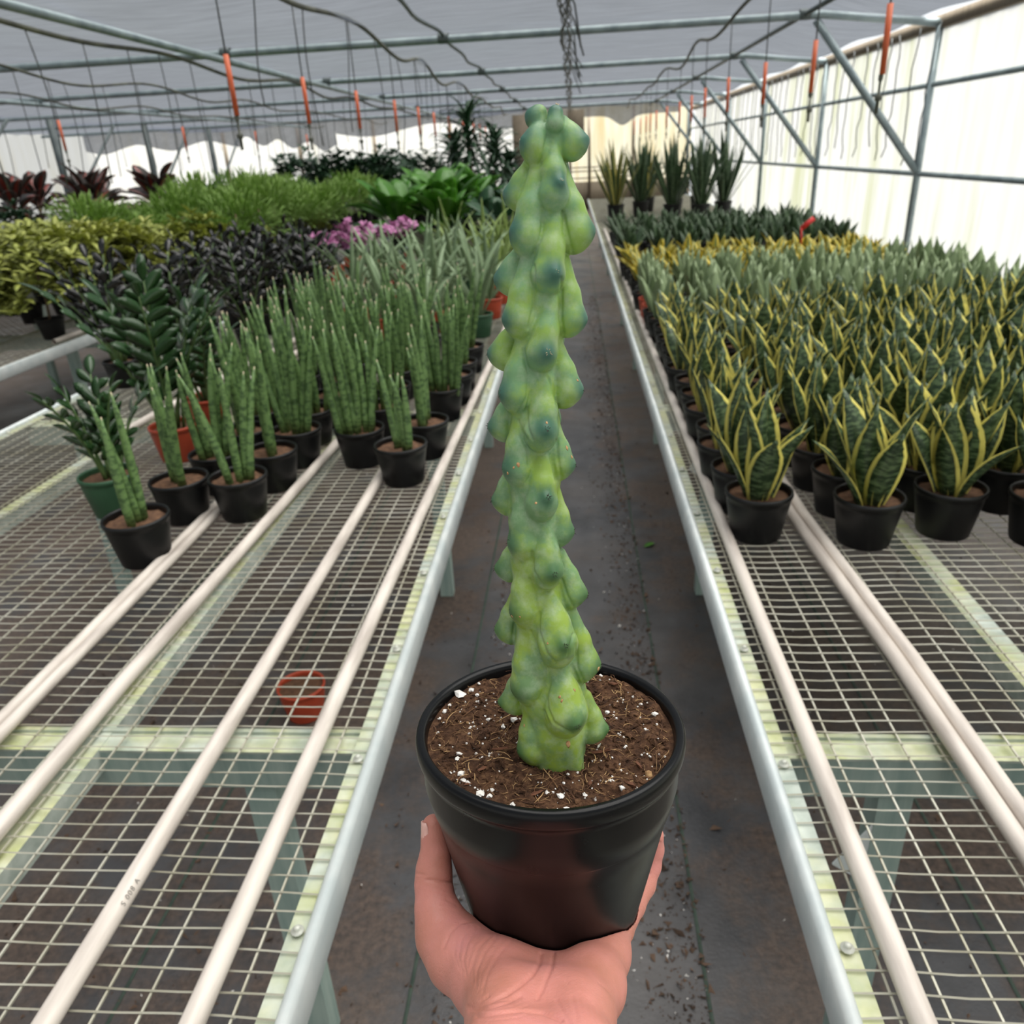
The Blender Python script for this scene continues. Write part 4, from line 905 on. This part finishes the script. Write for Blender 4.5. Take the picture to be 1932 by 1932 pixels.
for kind, TP, Bp in TIPS:
    if kind == 'B': continue
    o = (TP-Bp); o /= np.linalg.norm(o); g = G(); e1 = np.cross(o, [0, 0, 1.]); e1 /= np.linalg.norm(e1)+1e-9; e2 = np.cross(o, e1)
    hh = (TP-BASE)@PA-PH; n = 6; L = .0011 if hh > .22 else .0022
    for q in range(n):
        a = q*2*math.pi/n+R.uniform(-.3, .3); d = o*R.uniform(.4, .9)+(e1*math.cos(a)+e2*math.sin(a))*.9; d /= np.linalg.norm(d)
        g.tube(toloc([TP-o*.0003, TP+d*L*R.uniform(.7, 1.2)]), [.00033, .00008], 4)
    g.add(toloc(TP-o*.0002+lump(.0007)@np.eye(3)), HF)
    obj('spine_cluster', g, 'spine_pale' if (hh > .2 and kind != 'LB') else 'spine_dark', stem)
from mathutils.bvhtree import BVHTree
bvh = BVHTree.FromPolygons([tuple(v) for v in V], [tuple(int(i) for i in q) for q in Fq])
def hit(px, py):
    d = ray(px, py); d = d/np.linalg.norm(d); r = bvh.ray_cast(Vector(EYE), Vector(d)); return r
SCARS = [(978, 877, 5), (969, 882, 2.5), (958, 893, 4), (1032, 798, 3), (1011, 950, 3), (966, 1163, 3), (981, 1164, 2.6), (1033, 1214, 2.6), (1056, 1315, 3), (1060, 1322, 3), (1084, 1302, 3.4), (1072, 1404, 6), (983, 1354, 3), (989, 1369, 3), (1129, 1262, 4), (1090, 718, 3), (1070, 845, 4), (1079, 862, 4)]
for x, y, r in SCARS:
    h = hit(x, y)
    if h[0] is None: continue
    P, Nn = np.array(h[0]), np.array(h[1]); s = r*sc(P); L = lump(1); e1 = np.cross(Nn, [0, 0, 1.]); e1 /= np.linalg.norm(e1); e2 = np.cross(Nn, e1)
    W = P+L[:, [0]]*e1*s*.8+L[:, [1]]*e2*s*1.1+L[:, [2]]*Nn*s*.22; g = G(); g.add(toloc(W), HF); obj('scar', g, 'cork', stem)

# ------------------------------------------------------------------ hand
HCH = []
def hc(pts, k=.010, kin=.008): HCH.append(([pxd(x, y, d) for x, y, d, r in pts], [r/1000 for x, y, d, r in pts], k, kin))
# wrist and palm
hc([(958, 1925, .392, 19.5), (955, 2010, .36, 21), (952, 2070, .34, 22)], .012)
hc([(1080, 1925, .392, 18.5), (1085, 2010, .36, 20.5), (1088, 2070, .34, 22)], .014)
hc([(838, 1762, .462, 15.5), (868, 1805, .450, 18), (925, 1850, .428, 20), (965, 1905, .402, 20)], .016)      # ball of the thumb
hc([(905, 1768, .470, 9), (960, 1800, .458, 11), (985, 1850, .435, 16)], .016)
hc([(1158, 1758, .468, 10.5), (1140, 1800, .452, 14), (1112, 1860, .425, 18.5), (1085, 1915, .400, 18)], .016)  # outer palm
hc([(1030, 1826, .470, 10), (1032, 1870, .440, 15), (1025, 1920, .405, 18)], .016)
hc([(940, 1770, .500, 8), (1000, 1790, .505, 8), (1090, 1785, .505, 8), (1145, 1760, .50, 8)], .014)
# palm below the pot, running away from the camera to the knuckles
for a, b in (((950, 1790, .48, 9), (950, 1758, .56, 9)), ((1010, 1800, .48, 9), (1005, 1765, .57, 9)), ((1070, 1800, .48, 9), (1065, 1765, .57, 9)), ((1125, 1790, .48, 9), (1118, 1755, .555, 9))): hc([a, b], .012)
# thumb
hc([(837, 1768, .464, 15), (823, 1712, .470, 12.2), (818, 1668, .475, 10.8), (819, 1638, .478, 10.2), (822, 1608, .480, 8.6), (820, 1578, .482, 7.6), (818, 1558, .483, 7.0)], .008, .004)
# fingers behind the pot
hc([(1168, 1748, .475, 9.5), (1190, 1708, .500, 8.8), (1210, 1668, .518, 9.0), (1222, 1632, .524, 8.6), (1229, 1602, .524, 8.0), (1233, 1576, .520, 6.8)], .006, .003)
hc([(1118, 1755, .555, 9), (1160, 1690, .60, 8.5), (1172, 1620, .61, 8), (1165, 1570, .60, 7.2), (1160, 1540, .595, 6.5)], .004, .003)
hc([(1065, 1765, .57, 9), (1075, 1690, .62, 8.8), (1075, 1600, .625, 8.2), (1070, 1530, .61, 7.4), (1068, 1500, .60, 6.8)], .004, .003)
hc([(985, 1762, .565, 9), (975, 1690, .615, 8.6), (970, 1610, .62, 8), (972, 1555, .605, 7.2), (974, 1525, .60, 6.6)], .004, .003)
_lo = np.min([np.min(c[0], 0)-max(c[1]) for c in HCH], 0)-.004; _hi = np.max([np.max(c[0], 0)+max(c[1]) for c in HCH], 0)+.004
HF_ = Field(_lo, _hi, .0009)
for c_ in HCH: HF_.chain(*c_)
# press the pot into it
r_ = HF_.sub(BASE-.12, BASE+.2); sl, P = r_; Q = (P-BASE)@RM; rad = np.hypot(Q[..., 0], Q[..., 1])
wr_ = np.where(Q[..., 2] > PH-.013, PR, PB+(PR*.957-PB)*np.clip((Q[..., 2]-.006)/(PH-.036), 0, 1.2))+.0004
dp = np.maximum((rad-wr_)*.97, np.maximum(-Q[..., 2]-.0004, Q[..., 2]-PH)); HF_.f[sl] = np.maximum(HF_.f[sl], -dp)
V, Fq = HF_.mesh(); V = relax(V, Fq, 10)
keep = V[Fq[:, 0], 2] > -9; Fq = Fq[keep]
me = npmesh('person_hand', V, Fq)
Nn = np.zeros(len(V)*3, np.float32); me.vertex_normals.foreach_get('vector', Nn); Nn = Nn.reshape(-1, 3)
uv = project(V); face = (Nn*(EYE-V)).sum(1) > 0
CR = [([(985, 1120), (975, 1190), (930, 1260), (850, 1330), (760, 1390), (640, 1440), (520, 1480)], 1.0, 3.2), ([(1070, 1115), (1060, 1200), (1020, 1290), (990, 1370), (960, 1420)], .8, 3.0), ([(510, 1490), (640, 1478), (760, 1442), (850, 1400)], .9, 3.),
      ([(560, 1535), (700, 1512), (860, 1495), (1000, 1512), (1120, 1562)], 1.0, 3.2), ([(500, 1470), (560, 1455), (640, 1400)], .6, 2.6), ([(560, 900), (450, 918), (385, 980), (340, 1080)], .5, 3), ([(700, 955), (570, 1080), (510, 1250)], .35, 3), ([(730, 1090), (640, 1230), (600, 1350)], .35, 3),
      ([(230, 632), (300, 636), (392, 645)], .9, 2.6), ([(160, 590), (220, 600)], .4, 2.4), ([(1370, 1310), (1460, 1390)], .35, 2.6), ([(1700, 388), (1770, 385)], .8, 2.6), ([(1640, 598), (1700, 590)], .7, 2.8), ([(360, 760), (430, 800)], .5, 3), ([(1190, 1400), (1230, 1560)], .3, 3), ([(1090, 1430), (1180, 1588)], .35, 3)]
for i in range(8):
    a = i/7; CR.append(([(470+330*a, 915+110*a), (420+270*a, 1010+140*a), (410+210*a, 1120+160*a), (450+150*a, 1230+150*a)], .16+.1*((i*7) % 3), 2.4))
for i in range(7):
    a = i/6; CR.append(([(520+60*a, 1420+25*i), (640+60*a, 1425+22*i), (760+70*a, 1400+24*i), (840+80*a, 1360+26*i)], .2+.12*((i*5) % 3), 2.2))
for i in range(5): CR.append(([(290, 690+32*i), (350, 700+30*i), (420, 720+30*i)], .22, 2.4))
for i in range(4): CR.append(([(1150+50*i, 1300+40*i), (1230+45*i, 1400+35*i), (1260+40*i, 1500+20*i)], .2, 2.6))
off = np.zeros(len(V))
for pl, dep, sg in CR:
    pl = np.array([(740+x*.2847, 1480+y*.2847) for x, y in pl]); d = np.full(len(V), 1e9)
    for a, b in zip(pl[:-1], pl[1:]):
        ba = b-a; hh = np.clip(((uv-a)@ba)/(ba@ba), 0, 1); d = np.minimum(d, np.linalg.norm(uv-a-hh[:, None]*ba, axis=1))
    off = np.maximum(off, dep*np.exp(-(d/sg)**2))
V2 = V-Nn*(off*face*.0012)[:, None]
me.vertices.foreach_set('co', V2.astype(np.float32).ravel())
me.attributes.new('crease', 'FLOAT', 'POINT').data.foreach_set('value', (off*face).astype(np.float32)); me.update()
t = NT('skin'); c = t.coord()
col = t.ramp(t.noise(c, 26, 4), [(.3, (190, 126, 108)), (.55, (208, 138, 126)), (.75, (214, 142, 138))])
v = t.add('ShaderNodeTexVoronoi'); v.inputs['Scale'].default_value = 900; t.link(c, v.inputs['Vector'])
t.bump(t.math('ADD', t.math('MULTIPLY', v.outputs[0], .35), t.noise(t.coord((1, 1, 2.2)), 240, 4, .7)), .35, .0008)
MAT['skin'] = t.fin(col, .48, .4, Subsurface_Weight=.12, Subsurface_Scale=.006); t.p.inputs['Subsurface Radius'].default_value = (1, .35, .2)
hand = tag(obj('person_hand', me, 'skin'), 'bare left hand and wrist cupping the black cactus pot from below', 'hand')
MAT['nail'] = mat('finger nail', (222, 166, 152), (236, 190, 178), 60, .28)
a_, b_ = pxd(820, 1590, .481), pxd(818, 1548, .483); ax = (b_-a_)/np.linalg.norm(b_-a_); o_ = -rt*.95-fw*.3; o_ -= ax*(o_@ax); o_ /= np.linalg.norm(o_); s_ = np.cross(ax, o_)
NV = []; nu, nv = 9, 7
for i in range(nv):
    f = i/(nv-1); cpt = a_+(b_-a_)*f; rn = (.0079-.0008*f)
    for j in range(nu):
        an = (j/(nu-1)-.5)*1.9*(1-.25*abs(2*f-1)**3); NV.append(cpt+o_*(rn*math.cos(an)+.0002)+s_*rn*math.sin(an)*.92)
g = G(); g.add(NV, [(i*nu+j, i*nu+j+1, (i+1)*nu+j+1, (i+1)*nu+j) for i in range(nv-1) for j in range(nu-1)]); nl = obj('thumb_nail', g, 'nail', hand)
md = nl.modifiers.new('thick', 'SOLIDIFY'); md.thickness = .0009; md.offset = 0
